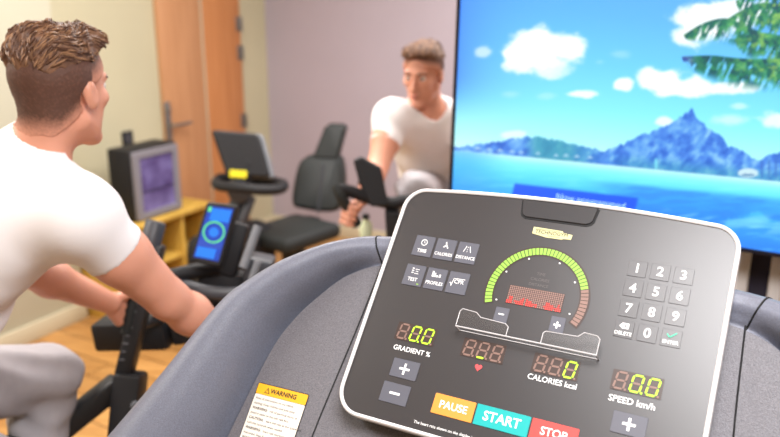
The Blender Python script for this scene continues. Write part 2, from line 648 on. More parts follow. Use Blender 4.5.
quad = [((p - dc) @ dX, (p - dc) @ dU) for p in (d4[3], d4[2], d4[1], d4[0])]
def roundpoly(Q, r=0.02, n=4):
    out = []
    Q = np.asarray(Q, float)
    for i in range(len(Q)):
        p, a, b = Q[i], Q[i - 1], Q[(i + 1) % len(Q)]
        s_, e_ = p + nrm(a - p) * r, p + nrm(b - p) * r
        for k in range(n + 1):
            t = k / n
            out.append((1 - t) ** 2 * s_ + 2 * t * (1 - t) * p + t * t * e_)
    return out


m = MB(dframe); m.plate(roundpoly(quad, 0.025), -0.01, 0.018, M_black, 0.012, True)
dsp = m.build('display', rb)
m = MB(dframe)
qs = np.array(roundpoly(quad, 0.025))
m.plate(qs * 1.02 + [0.014, 0.0], -0.045, -0.008, M_mdgrey, 0.004, True); m.build('display_rim', dsp)
m = MB(dframe); m.plate(rrect(-0.008, -0.098, 0.085, 0.036, 0.004), 0.018, 0.026, M_yellow, 0.001); m.build('sticker', dsp)['label'] = 'bright yellow sticker'
m = MB(); m.beam(R_(247, 186, 3.86), R_(249, 160, 3.84), 0.03, 0.03, M_black); m.build('display_bracket', rb)

# ------------------------------------------------------------------ television in front of the back wall
TD = math.radians(28)
TX = np.array([math.cos(TD), -math.sin(TD), 0])
TN = np.array([-math.sin(TD), -math.cos(TD), 0])      # faces the treadmill
P0 = at(449.5, 120, 2.25)


def tv_hit(px, py):
    d = at(px, py, 1.0) - EYE
    return EYE + d * (((P0 - EYE) @ TN) / (d @ TN))


zb = tv_hit(760, 254)[2]
TW, THt = 1.24, 0.70
ROLL = math.radians(-1.3)
rc_, rs_ = math.cos(ROLL), math.sin(ROLL)
Tx = TX * rc_ + UZ * rs_
Tz = UZ * rc_ - TX * rs_
tl = tv_hit(451, 150)
TB = np.array([tl[0], tl[1], 0]) + UZ * 0
# bottom-left corner of the cabinet: on the left edge line, so that the bottom edge passes under pixel (760, 254)
qb = tv_hit(760, 254)
alongb = (qb - tl) @ TX
TVO = qb - Tx * (alongb / rc_)
TVO = tl + Tz * ((TVO - tl) @ Tz) * 1.0 if True else TVO


def tvf(V):
    return TVO + np.outer(V[:, 0], Tx) + np.outer(V[:, 1], Tz) + np.outer(V[:, 2], TN)


tvb = TVO + Tx * TW / 2
tv = thing('television', 'large wall sized television showing a tropical island and blue lagoon', 'television', (tvb[0], tvb[1], tvb[2]))
M_bezel = mat('tv_bezel', lin(20, 20, 34), 0.35)
m = MB(tvf)
m.plate(rrect(TW / 2, THt / 2, TW, THt, 0.006), -0.05, -0.002, M_bezel, 0.004)
m.box((TW / 2, THt * 0.45, -0.065), np.eye(3), (TW * 0.6, THt * 0.6, 0.05), M_black, 0.01); m.build('cabinet', tv)
BZ = 0.010
m = MB(tvf); m.ringplate(rrect(TW / 2, THt / 2, TW, THt, 0.006), rrect(TW / 2, THt / 2, TW - 2 * BZ, THt - 2 * BZ, 0.003), -0.004, 0.006, M_bezel, 0.001)
m.build('bezel', tv)

# the picture on the screen: a lagoon, drawn per vertex
nx, ny = 540, 300
gu, gv = np.meshgrid(np.linspace(BZ, TW - BZ, nx), np.linspace(BZ, THt - BZ, ny), indexing='ij')
G = np.c_[gu.ravel(), gv.ravel(), np.zeros(nx * ny)]
W3 = tvf(G) - EYE
zc_ = W3[:, 1] * CP - W3[:, 2] * SP
X_ = 390 + 780 * W3[:, 0] / zc_
Y_ = 218.5 - 780 * (W3[:, 1] * SP + W3[:, 2] * CP) / zc_


def vnoise(x, y, seed):
    r_ = np.random.default_rng(seed)
    T_ = r_.random((64, 64))
    xi, yi = np.floor(x).astype(int), np.floor(y).astype(int)
    fx, fy = x - xi, y - yi
    fx, fy = fx * fx * (3 - 2 * fx), fy * fy * (3 - 2 * fy)
    g = lambda a, b: T_[a % 64, b % 64]
    return (g(xi, yi) * (1 - fx) + g(xi + 1, yi) * fx) * (1 - fy) + (g(xi, yi + 1) * (1 - fx) + g(xi + 1, yi + 1) * fx) * fy


def fbm(x, y, seed, o=4):
    s_, a, t_ = 0, 1, 0
    for k in range(o):
        s_ = s_ + a * vnoise(x * 2 ** k, y * 2 ** k, seed + k); t_ += a; a *= 0.55
    return s_ / t_


def sst(a, b, x):
    t = np.clip((x - a) / (b - a), 0, 1)
    return t * t * (3 - 2 * t)


def mixc(c, col, a):
    return c * (1 - a[:, None]) + np.array(col, float) * a[:, None]


def ramp(x, xs, cols):
    cols = np.array(cols, float)
    return np.stack([np.interp(x, xs, cols[:, k]) for k in range(3)], 1)


shore = 150 + 0.0975 * (X_ - 451)
rel = Y_ - shore                                   # below the shoreline > 0
sky = ramp(rel, [-200, -150, -100, -55, -20, 0], [(88, 166, 250), (96, 182, 254), (110, 206, 255), (134, 234, 255), (172, 248, 255), (204, 252, 252)])
left_k = np.exp(-np.clip(X_ - 452, 0, 999) / 38.0)
pic = mixc(sky, (66, 128, 255), np.clip(left_k * 0.85, 0, 1) * sst(0, -60, rel + 20))
n1 = fbm(X_ / 17, Y_ / 13, 3, 5) - 0.5


def cloud(cx, cy, rx, ry, dens=1.0, soft=0.5, col=(250, 254, 255), shade=0):
    global pic
    d = np.sqrt(((X_ - cx) / rx) ** 2 + ((Y_ - cy) / ry) ** 2) + n1 * 1.0
    a = sst(1.0, 1.0 - soft, d) * dens
    pic = mixc(pic, col, a)


cloud(535, 48, 36, 27, 1.0); cloud(568, 46, 26, 18, 0.95); cloud(520, 60, 22, 16, 0.9); cloud(548, 66, 26, 14, 0.75); cloud(507, 66, 10, 7, 0.7)
cloud(482, 52, 12, 8, 0.6); cloud(580, 94, 19, 5, 0.9); cloud(621, 84, 13, 8, 0.98); cloud(668, 82, 28, 17, 1.0); cloud(694, 88, 26, 13, 0.95)
cloud(648, 78, 12, 16, 0.9); cloud(735, 88, 42, 8, 0.95); cloud(700, 22, 34, 26, 1.0); cloud(735, 14, 40, 22, 0.95); cloud(690, 36, 22, 12, 0.8)
cloud(775, 120, 20, 10, 0.8); cloud(730, 120, 22, 7, 0.5, 0.9); cloud(740, 106, 12, 4, 0.5, 0.9); cloud(665, 122, 14, 6, 0.8); cloud(512, 134, 16, 5, 0.6)
cloud(620, 54, 13, 5, 0.22, 0.9); cloud(600, 62, 8, 4, 0.2, 0.9); cloud(548, 96, 14, 5, 0.22, 0.9); cloud(510, 94, 12, 5, 0.22, 0.9); cloud(850, 60, 50, 30, 0.9); cloud(960, 110, 60, 26, 0.9)
# mountains
mx_ = [452, 470, 483, 500, 515, 526, 535, 549, 563, 577, 590, 603, 616, 629, 640, 649, 660, 669, 676, 683, 687, 690, 692, 694, 696, 702, 709, 714, 720, 725, 729, 743, 752, 760, 770, 780, 800, 840, 900, 1000]
my_ = [147, 145, 143, 141, 138.5, 137, 136.5, 139, 141.5, 144, 147, 151, 147, 140.5, 136, 133, 128, 123, 120, 117, 112, 110, 109, 112, 117, 122, 128, 131, 134, 141, 146, 150, 158, 160, 155, 152, 156, 164, 174, 196]
jag = (fbm(X_ / 4, Y_ * 0 + 3, 21, 3) - 0.5) * 5
mt = np.interp(X_, mx_, my_) + jag
am = sst(-1.2, 1.2, Y_ - mt) * sst(1.5, -1.5, rel)
fac = fbm(X_ / 7 + Y_ / 9, Y_ / 10 - X_ / 15, 33, 4)
mcol = ramp(fac, [0.25, 0.45, 0.6, 0.8], [(48, 104, 204), (72, 132, 226), (92, 158, 232), (136, 196, 240)])
grn = sst(610, 560, X_) * sst(520, 540, X_) * 0.7 + sst(-16, -2, rel) * 0.4 * sst(600, 640, X_)
mcol = mixc(mcol, (60, 160, 170), np.clip(grn, 0, 0.85))
pic = pic * (1 - am[:, None]) + mcol * am[:, None]
# water
wat = ramp(rel, [-1, 2, 7, 14, 22, 30, 45, 70, 100], [(216, 252, 246), (172, 246, 252), (130, 240, 255), (104, 228, 255), (86, 212, 255), (72, 190, 255), (58, 160, 255), (46, 132, 252), (40, 112, 244)])
rip = fbm(X_ / 26, Y_ / 3.2, 51, 4)
wat = mixc(wat, (140, 244, 255), sst(0.5, 0.85, rip) * 0.4)
mir = (rel > 16) * sst(0, 1, 1 - np.abs(Y_ - (2 * shore + 22 - mt) + 0) / 4000)
refl = sst(2, -2, (Y_ - (shore + 14 + (shore - mt) * 0.9))) * sst(14, 20, rel) * sst(575, 640, X_)
wat = mixc(wat, (40, 118, 236), refl * (0.4 + 0.3 * sst(0.3, 0.7, rip)))
wat = mixc(wat, (58, 150, 250), sst(520, 460, X_) * 0.5)
wat = mixc(wat, (180, 252, 255), sst(30, 40, rel) * sst(0.5, 0.66, fbm(X_ / 30 + Y_ / 10, Y_ / 7, 77, 3)) * sst(640, 690, X_) * sst(60, 48, rel) * 0.3)
aw = sst(-1.0, 1.0, rel)
pic = pic * (1 - aw[:, None]) + wat * aw[:, None]
# stilt huts along the shore and a boat
for (hx, hy, hw_) in [(478, 148, 7), (489, 149, 6), (500, 150, 7), (512, 151, 6), (521, 152, 6), (538, 153, 5), (556, 155, 5), (566, 155, 6), (577, 156, 6), (590, 157, 6)]:
    tri = sst(1.2, -0.4, np.abs(X_ - hx) / hw_ * 5 + (hy - Y_) * 1.0 - 1) * sst(2.2, 0.8, Y_ - hy) * sst(-5, -3.6, Y_ - hy)
    pic = mixc(pic, (176, 216, 240), tri * 0.85)
bt_ = np.sqrt(((X_ - 748) / 11) ** 2 + ((Y_ - 173) / 5) ** 2)
pic = mixc(pic, (196, 226, 236), sst(1.05, 0.8, bt_)); pic = mixc(pic, (70, 120, 170), sst(1.0, 0.7, np.sqrt(((X_ - 748) / 8) ** 2 + ((Y_ - 175) / 1.6) ** 2)) * 0.7)
for sx_ in (769, 762, 776):
    pic = mixc(pic, (60, 110, 190), sst(1, 0.5, np.abs(X_ - sx_) / 1.5) * sst(158, 162, Y_) * sst(180, 176, Y_) * 0.6)
pic = mixc(pic, (120, 220, 240), sst(1, 0.6, np.abs(X_ - 656) / 1.2) * sst(157, 160, Y_) * sst(170, 167, Y_))
# caption banner
bx0 = 514 + (Y_ - 186) * -0.25
bl = 183.5 + 0.118 * (X_ - 516)
ab = sst(-1, 1, X_ - bx0) * sst(-1, 1, Y_ - bl) * sst(640, 636, X_ + (Y_ - 200) * 0.3) * sst(22, 20, Y_ - bl)
pic = mixc(pic, (30, 84, 248), ab * 0.9)
# palm fronds from the upper right
fn = np.zeros_like(X_)
ylw = np.zeros_like(X_)


def frond(p, hang, seed, wobble=5.0):
    """p: spine points in picture pixels; leaflets hang from it"""
    global fn, ylw
    P = catmull(np.array(p, float), np.ones(len(p)), 8)[0]
    xs = P[:, 0]
    o_ = np.argsort(xs)
    sy = np.interp(X_, xs[o_], P[o_, 1])
    t = (X_ - xs.min()) / (xs.max() - xs.min())
    ln = np.sin(np.clip(t, 0.0, 1) ** 0.6 * math.pi * 0.62) * hang
    dv = Y_ - sy
    str_ = fbm((X_ + dv * 0.45) / 3.0, dv / 14 + seed, seed, 3)
    a = ((t > 0) & (t < 1.02)) * sst(-2.5, -0.5, dv) * sst(ln * 1.15, ln * 0.6, dv) * sst(0.36, 0.52, str_ + 0.25 * sst(8, 0, dv))
    fn = np.maximum(fn, a)
    ylw = np.maximum(ylw, a * sst(0.5, 0.75, fbm(X_ / 6, Y_ / 5, seed + 9, 3)))


frond([(684, 36), (705, 24), (728, 20), (752, 30), (790, 44)], 26, 101)
frond([(682, 58), (712, 57), (745, 60), (800, 60)], 30, 111)
frond([(722, 24), (745, 10), (765, 4), (800, 8)], 40, 121)
frond([(736, 2), (760, -6), (800, -8), (860, 10)], 46, 131)
frond([(735, 40), (760, 34), (790, 40), (850, 60)], 44, 141)
frond([(750, 70), (770, 66), (800, 76), (850, 100)], 26, 151)
frond([(770, 20), (820, 0), (900, 20), (960, 60)], 50, 161)
gc = ramp(fbm(X_ / 5, Y_ / 6, 171, 3), [0.25, 0.5, 0.8], [(10, 76, 92), (26, 116, 92), (70, 160, 104)])
gc = mixc(gc, (186, 222, 100), np.clip(ylw * 0.6 * sst(700, 775, X_) + 0.5 * ylw * sst(705, 690, X_), 0, 1))
gc = mixc(gc, (64, 76, 190), sst(700, 686, X_) * sst(52, 58, Y_) * 0.7)
pic = pic * (1 - fn[:, None]) + gc * fn[:, None]
pic = np.clip(pic, 0, 255) / 255
picl = np.where(pic <= 0.04045, pic / 12.92, ((pic + 0.055) / 1.055) ** 2.4)

me = bpy.data.meshes.new('screen')
idx = np.arange(nx * ny).reshape(nx, ny)
F4 = np.stack([idx[:-1, :-1], idx[1:, :-1], idx[1:, 1:], idx[:-1, 1:]], -1).reshape(-1, 4)
me.from_pydata((tvf(G) - base_of(tv)).tolist(), [], F4.tolist())
ca = me.color_attributes.new('picture', 'FLOAT_COLOR', 'POINT')
ca.data.foreach_set('color', np.c_[picl, np.ones(len(picl))].astype(np.float32).ravel())
ms = bpy.data.materials.new('tv_picture')
ms.use_nodes = True
nt = ms.node_tree
pb = nt.nodes['Principled BSDF']
pb.inputs['Base Color'].default_value = (0.01, 0.01, 0.01, 1)
pb.inputs['Roughness'].default_value = 0.35
an = nt.nodes.new('ShaderNodeVertexColor'); an.layer_name = 'picture'
nt.links.new(an.outputs['Color'], pb.inputs['Emission Color'])
pb.inputs['Emission Strength'].default_value = 1.18 * E
me.materials.append(ms)
so = bpy.data.objects.new('screen', me); COL.objects.link(so); so.parent = tv; so['_b'] = list(base_of(tv))
# caption lettering on the banner
M_cap = mat('caption_white', lin(150, 196, 255), 0.5, emit=1.0 * E)
c0, c1 = tv_hit(556, 197), tv_hit(626, 206)
cu0, cv0 = (c0 - TVO) @ Tx, (c0 - TVO) @ Tz
cu1, cv1 = (c1 - TVO) @ Tx, (c1 - TVO) @ Tz
m = MB(tvf); m.text('Now programmed', (cu0 + cu1) / 2, (cv0 + cv1) / 2, (cu1 - cu0) / 7.6, 0.0012, M_cap); m.build('caption', so)

# stand that carries the television
M_post = mat('pale_grey_metal', lin(206, 202, 200), 0.4)
M_mauve_d = mat('dark_fabric_panel', lin(44, 40, 56), 0.8)
sfl = TVO * [1, 1, 0] + TX * TW * 0.5 - TN * 0.13
st = thing('television_stand', 'floor stand of pale posts and dark panel carrying the television', 'stand', (sfl[0], sfl[1], 0))
for px in (741, 778):
    q = tv_hit(px, 265)
    c = q * [1, 1, 0] - TN * 0.13
    m = MB(); m.beam(c + UZ * 0.03, c + UZ * (TVO[2] + 0.3), 0.036, 0.03, M_post, TX, 0.012); m.build('post', st)
    m = MB(); m.beam(c - TN * 0.3 + UZ * 0.025, c + TN * 0.22 + UZ * 0.025, 0.06, 0.05, M_post, TX); m.build('foot', st)
qa, qc = tv_hit(741, 265) * [1, 1, 0] - TN * 0.15, tv_hit(778, 265) * [1, 1, 0] - TN * 0.15
m = MB(); m.beam(qa + UZ * (TVO[2] - 0.25), qc + UZ * (TVO[2] - 0.25), 0.6, 0.012, M_mauve_d, UZ); m.build('panel', st)
m = MB(); m.beam(qa + UZ * (TVO[2] + 0.28), qc + UZ * (TVO[2] + 0.28), 0.08, 0.03, M_post, UZ); m.build('crossbar', st)


# ------------------------------------------------------------------ people: implicit surfaces meshed with surface nets
def rcone(P, a, b, ra, rb):
    a, b = np.asarray(a, float), np.asarray(b, float)
    ba = b - a
    h = np.clip(((P - a) @ ba) / (ba @ ba + 1e-12), 0, 1)
    return np.linalg.norm(P - a - h[:, None] * ba, axis=1) - (ra + h * (rb - ra))


def ell(P, c, r, Mx=None):
    q = P - np.asarray(c)
    if Mx is not None:
        q = q @ np.asarray(Mx).T
    r = np.asarray(r, float)
    k0 = np.linalg.norm(q / r, axis=1)
    k1 = np.linalg.norm(q / (r * r), axis=1) + 1e-9
    return k0 * (k0 - 1) / k1


def su(a, b, k):
    h = np.clip(0.5 + 0.5 * (b - a) / k, 0, 1)
    return b * (1 - h) + a * h - k * h * (1 - h)


def ssub(a, b, k):     # a minus b
    return -su(-a, b, k)


def nets(f, lo, hi, h, margin=0.03):
    lo, hi = np.asarray(lo, float), np.asarray(hi, float)
    B = 8
    nb = np.ceil((hi - lo) / (h * B)).astype(int)
    n = nb * B + 1
    Sg = np.full(n, 1.0, np.float32)
    ci = np.stack(np.meshgrid(*[np.arange(k) for k in nb], indexing='ij'), -1).reshape(-1, 3)
    cc = lo + (ci + 0.5) * B * h
    fc = f(cc)
    act = np.abs(fc) < B * h * 0.9 + margin
    for c in ci[(~act) & (fc < 0)]:
        Sg[c[0] * B:c[0] * B + B + 1, c[1] * B:c[1] * B + B + 1, c[2] * B:c[2] * B + B + 1] = -1
    loc = np.stack(np.meshgrid(*[np.arange(B + 1)] * 3, indexing='ij'), -1).reshape(-1, 3)
    ca_ = ci[act]
    for s0 in range(0, len(ca_), 600):
        cs = ca_[s0:s0 + 600]
        ii = (cs[:, None, :] * B + loc[None]).reshape(-1, 3)
        Sg[ii[:, 0], ii[:, 1], ii[:, 2]] = f(lo + ii * h)
    Ins = Sg < 0
    cnt = np.zeros(n - 1, np.int8)
    for dx in (0, 1):
        for dy in (0, 1):
            for dz in (0, 1):
                cnt += Ins[dx:n[0] - 1 + dx, dy:n[1] - 1 + dy, dz:n[2] - 1 + dz]
    A = np.argwhere((cnt > 0) & (cnt < 8))
    vid = np.full(n - 1, -1, np.int64)
    vid[A[:, 0], A[:, 1], A[:, 2]] = np.arange(len(A))
    acc = np.zeros((len(A), 3)); num = np.zeros(len(A))
    cor = [(i, j, k) for i in (0, 1) for j in (0, 1) for k in (0, 1)]
    for p in cor:
        for ax in range(3):
            if p[ax] == 0:
                q = list(p); q[ax] = 1
                a = Sg[A[:, 0] + p[0], A[:, 1] + p[1], A[:, 2] + p[2]]
                b = Sg[A[:, 0] + q[0], A[:, 1] + q[1], A[:, 2] + q[2]]
                x = (a < 0) != (b < 0)
                t = np.where(x, a / np.where(x, a - b, 1), 0)
                pos = np.tile(np.array(p, float), (len(A), 1)); pos[:, ax] = t
                acc += pos * x[:, None]; num += x
    V = lo + (A + acc / num[:, None]) * h
    quads = []
    for ax in range(3):
        sl0 = [slice(None)] * 3; sl1 = [slice(None)] * 3
        sl0[ax] = slice(0, -1); sl1[ax] = slice(1, None)
        a, b = Ins[tuple(sl0)], Ins[tuple(sl1)]
        for flip, msk in ((False, a & ~b), (True, ~a & b)):
            I = np.argwhere(msk)
            o1, o2 = (ax + 1) % 3, (ax + 2) % 3
            ok = (I[:, o1] > 0) & (I[:, o2] > 0) & (I[:, o1] < n[o1] - 1) & (I[:, o2] < n[o2] - 1)
            I = I[ok]
            qd = []
            for (da, db) in ((-1, -1), (0, -1), (0, 0), (-1, 0)):
                J = I.copy(); J[:, o1] += da; J[:, o2] += db
                qd.append(vid[J[:, 0], J[:, 1], J[:, 2]])
            qd = np.stack(qd, 1)
            quads.append(qd[:, ::-1] if flip else qd)
    return V, np.vstack(quads)


def mesh_obj(name, V, F, m_, parent):
    me = bpy.data.meshes.new(name)
    b = base_of(parent)
    me.vertices.add(len(V)); me.vertices.foreach_set('co', (V - b).ravel())
    me.loops.add(len(F) * 4); me.loops.foreach_set('vertex_index', F.ravel())
    me.polygons.add(len(F)); me.polygons.foreach_set('loop_start', np.arange(len(F)) * 4)
    me.update(calc_edges=True)
    me.polygons.foreach_set('use_smooth', np.ones(len(F), bool))
    me.materials.append(m_)
    me.validate()
    o = bpy.data.objects.new(name, me); COL.objects.link(o); o.parent = parent; o['_b'] = list(b)
    return o


def frame_mat(fwd, up):
    f_ = nrm(fwd); u_ = nrm(up - f_ * (np.asarray(up) @ f_)); r_ = np.cross(f_, u_)
    return np.array([r_, f_, u_])       # rows: right, forward, up


def hand_prims(wrist, c, g, br=0.016, sc=1.0, thumb=1.0):
    """a hand closed round a bar of radius br whose centre is c and axis g"""
    g = nrm(g)
    e1 = np.asarray(wrist) - c; e1 = nrm(e1 - g * (e1 @ g))
    e2 = np.cross(g, e1) * thumb
    prims = []
    R0_ = br + 0.012 * sc
    for i, (off, rr) in enumerate(((-0.033, 0.0088), (-0.011, 0.0096), (0.011, 0.0096), (0.033, 0.0092))):
        off *= sc; rr *= sc
        ctr = c + g * off
        pts = []
        for ang in (10, 70, 130, 190, 235 - 8 * (i == 0)):
            t = math.radians(ang)
            pts.append(ctr + R0_ * (math.cos(t) * e1 + math.sin(t) * e2) * (1.15 if ang == 70 else 1))
        prims.append((np.asarray(wrist) + (pts[0] - wrist) * 0.15 + g * off * 0.25, pts[0], 0.017 * sc, 0.0125 * sc))
        for a, b in zip(pts[:-1], pts[1:]):
            prims.append((a, b, rr * 1.05, rr * 0.95))
    # thumb leaves the index side of the palm and closes the other way round
    k0 = c + e1 * (R0_ + 0.035 * sc) + g * 0.03 * sc
    t1 = c + g * 0.05 * sc + R0_ * 1.15 * (math.cos(-0.5) * e1 + math.sin(-0.5) * e2)
    t2 = c + g * 0.046 * sc + R0_ * (math.cos(-1.7) * e1 + math.sin(-1.7) * e2)
    t3 = c + g * 0.03 * sc + R0_ * (math.cos(-2.5) * e1 + math.sin(-2.5) * e2)
    prims += [(k0, t1, 0.015 * sc, 0.0115 * sc), (t1, t2, 0.011 * sc, 0.0095 * sc), (t2, t3, 0.0095 * sc, 0.0085 * sc)]
    return prims


def make_person(label, J, group=None, h=0.005, thumbs=(1, -1)):
    J = {k: (np.asarray(v, float) if not isinstance(v, dict) else v) for k, v in J.items()}
    sc = float(J.get('scale', 1.0))
    HM = frame_mat(J['face'], J.get('head_up', UZ))
    hc = J['head']
    sp = nrm(J['neck'] - J['pelvis'])
    rt = J['shR'] - J['shL']; rt = nrm(rt - sp * (rt @ sp))
    fw_ = np.cross(sp, rt)
    TM = np.array([rt, fw_, sp])
    L = np.linalg.norm(J['neck'] - J['pelvis'])
    hands = hand_prims(J['wrR'], J['hdR'], J['barR'], sc=sc, thumb=thumbs[0]) + hand_prims(J['wrL'], J['hdL'], J['barL'], sc=sc, thumb=thumbs[1])
    hb = np.array([(p[0] + p[1]) / 2 for p in hands])

    def hl(P):
        return (P - hc) @ HM.T / sc

    def head(P):
        q = hl(P)
        d = ell(q, (0, -0.012, 0.036), (0.073, 0.092, 0.083))
        d = su(d, ell(q, (0, 0.034, -0.034), (0.056, 0.056, 0.078)), 0.03)
        for s_ in (1, -1):
            d = su(d, rcone(q, (s_ * 0.046, 0.0, -0.052), (s_ * 0.014, 0.072, -0.098), 0.02, 0.016), 0.02)
            d = su(d, ell(q, (s_ * 0.04, 0.06, -0.012), (0.02, 0.02, 0.018)), 0.015)   # cheekbone
        d = su(d, ell(q, (0, 0.08, -0.098), (0.02, 0.017, 0.016)), 0.015)
        d = su(d, rcone(q, (-0.034, 0.076, 0.028), (0.034, 0.076, 0.028), 0.012, 0.012), 0.014)
        for s_ in (1, -1):
            d = ssub(d, ell(q, (s_ * 0.031, 0.1, 0.01), (0.017, 0.016, 0.012)), 0.012)
        d = su(d, rcone(q, (0, 0.088, 0.012), (0, 0.108, -0.03), 0.008, 0.012), 0.01)
        for s_ in (1, -1):
            d = su(d, ell(q, (s_ * 0.011, 0.099, -0.034), (0.008, 0.01, 0.008)), 0.006)
        d = su(d, ell(q, (0, 0.088, -0.062), (0.024, 0.012, 0.014)), 0.01)
        d = ssub(d, rcone(q, (-0.02, 0.102, -0.0625), (0.02, 0.102, -0.0625), 0.0022, 0.0022), 0.004)
        for s_ in (1, -1):
            Me = frame_mat((0.2 * s_, 1, 0.25), (0, -0.2, 1))
            e = ell(q, (s_ * 0.077, -0.006, -0.002), (0.010, 0.0170, 0.0295), Me)
            e = ssub(e, ell(q, (s_ * 0.09, -0.001, 0.003), (0.008, 0.011, 0.02), Me), 0.004)
            d = su(d, e, 0.006)
        return d * sc

    def arms(P, inf=0.0):
        d = None
        for s_ in 'RL':
            sh, el_, wr = J['sh' + s_], J['el' + s_], J['wr' + s_]
            f1 = el_ + (wr - el_) * 0.28
            a = rcone(P, sh, sh + (el_ - sh) * 0.45, 0.066 * sc, 0.059 * sc)
            a = su(a, rcone(P, sh + (el_ - sh) * 0.45, el_, 0.058 * sc, 0.043 * sc), 0.02)
            a = su(a, rcone(P, el_, f1, 0.040 * sc, 0.045 * sc), 0.02)
            a = su(a, rcone(P, f1, wr, 0.044 * sc, 0.028 * sc), 0.02)
            d = a if d is None else np.minimum(d, a)
        return d - inf

    def torso(P):
        pel, nk = J['pelvis'], J['neck']
        c1 = pel + (nk - pel) * 0.70 - fw_ * 0.015
        d = ell(P, c1, (0.165 * sc, 0.115 * sc, 0.175 * sc), TM)
        d = su(d, ell(P, pel + (nk - pel) * 0.36 - fw_ * 0.01, (0.140 * sc, 0.102 * sc, 0.17 * sc), TM), 0.05)
        d = su(d, ell(P, pel, (0.158 * sc, 0.118 * sc, 0.13 * sc), TM), 0.05)
        for s_ in 'RL':
            d = su(d, rcone(P, nk - sp * 0.02, J['sh' + s_], 0.055 * sc, 0.058 * sc), 0.05)
            d = su(d, rcone(P, c1 + (J['sh' + s_] - c1) * 0.5, J['sh' + s_], 0.08 * sc, 0.062 * sc), 0.05)
        return d

    def legs(P):
        d = None
        for s_ in 'RL':
            hp_, kn, an_ = J['hip' + s_], J['kn' + s_], J['an' + s_]
            a = rcone(P, hp_, kn, 0.092 * sc, 0.062 * sc)
            cf = kn + (an_ - kn) * 0.3 - fw_ * 0.012
            a = su(a, rcone(P, kn, cf, 0.058 * sc, 0.056 * sc), 0.03)
            a = su(a, rcone(P, cf, an_, 0.055 * sc, 0.036 * sc), 0.03)
            d = a if d is None else np.minimum(d, a)
        return d

    def feet(P):
        d = None
        for s_ in 'RL':
            an_ = J['an' + s_]
            fd = nrm(J['foot'])
            a = rcone(P, an_ - UZ * 0.03, an_ + fd * 0.15 - UZ * 0.055, 0.036, 0.03)
            d = a if d is None else np.minimum(d, a)
        return d

    def body(P):
        d = torso(P)
        d = su(d, rcone(P, J['neck'] - sp * 0.03, hc + HM.T @ (np.array([0, -0.02, -0.05]) * sc), 0.062 * sc, 0.055 * sc), 0.035)
        d = su(d, arms(P), 0.03)
        d = su(d, legs(P), 0.03)
        d = su(d, feet(P), 0.02)
        hd = head(P)
        d = su(d, hd, 0.02)
        near = np.zeros(len(P), bool)
        for b in (J['hdR'], J['hdL']):
            near |= np.linalg.norm(P - b, axis=1) < 0.2
        if near.any():
            Q = P[near]; dn = d[near]
            for (a, b, r1, r2) in hands:
                dn = su(dn, rcone(Q, a, b, r1, r2), 0.006)
            d[near] = dn
        return d

    allp = np.array([v for k, v in J.items() if k not in ('face', 'barR', 'barL', 'head_up', 'scale', 'foot', 'fold', 'sleeve')])
    lo, hi = allp.min(0) - 0.24, allp.max(0) + 0.24
    base = J['pelvis'] * [1, 1, 0]
    t = thing('person', label, 'person', base, group)
    V, F = nets(body, lo, hi, h)
    bo = mesh_obj('body', V, F, M_skin, t)

    # T-shirt: follows torso and upper arms, cut at collar, sleeves and hem
    fo = J.get('fold')

    def shirt(P):
        rel_ = P - J['pelvis']
        a_ = rel_ @ sp
        d = torso(P) - (0.012 + 0.026 * np.clip(1 - a_ / L * 1.4, 0, 1)) * sc
        ang = np.arctan2(rel_ @ fw_, rel_ @ rt)
        # soft folds pulled from the armpits towards the waist
        x1, x2 = rel_ @ rt, rel_ @ fw_
        ph = a_ * 62 + x1 * 26 + 1.6 * np.sin(x2 * 22 + x1 * 9)
        amp = 0.0075 * np.clip((0.80 - a_ / L) * 2.0, 0, 1)
        d = d - amp * (np.sin(ph) * 0.6 + 0.4 * np.sin(ph * 0.53 + 2.0 + x2 * 30))
        nh = fw_ * 0.78 + sp * 0.62
        rn = P - J['neck']
        nkt = hc + HM.T @ (np.array([0, -0.02, -0.05]) * sc)
        d = su(d, rcone(P, J['neck'] - sp * 0.02, J['neck'] + (nkt - J['neck']) * 0.28, 0.068 * sc, 0.062 * sc), 0.03)
        rad = np.linalg.norm(rn - np.outer(rn @ sp, sp), axis=1)
        d = np.maximum(d, (rn @ nh) - 0.050 * sc - np.clip(rad - 0.085 * sc, 0, 1) * 3)
        d = np.maximum(d, -(a_ + 0.06 * sc))
        for s_ in 'RL':
            sh, el_ = J['sh' + s_], J['el' + s_]
            ad = nrm(el_ - sh)
            al = np.linalg.norm(el_ - sh)
            a = rcone(P, sh - ad * 0.005, sh + ad * al * 0.62, 0.066 * sc, 0.063 * sc)
            wob = 0.002 * np.sin(((P - sh) @ ad) * 70 + (P @ rt) * 40)
            a = np.maximum(a - wob, (P - sh) @ ad - al * J['sleeve'])
            d = su(d, a, 0.03)
        nk2 = hc + HM.T @ (np.array([0, -0.02, -0.05]) * sc)
        d = ssub(d, rcone(P, J['neck'] + sp * 0.0, nk2, 0.0585 * sc, 0.060 * sc), 0.005)
        return d

    tp = np.array([J[k] for k in ('pelvis', 'neck', 'shR', 'shL', 'elR', 'elL')])
    V, F = nets(shirt, tp.min(0) - 0.22, tp.max(0) + 0.2, h)
    mesh_obj('t_shirt', V, F, M_shirt, t)['label'] = 'white short sleeved T-shirt'

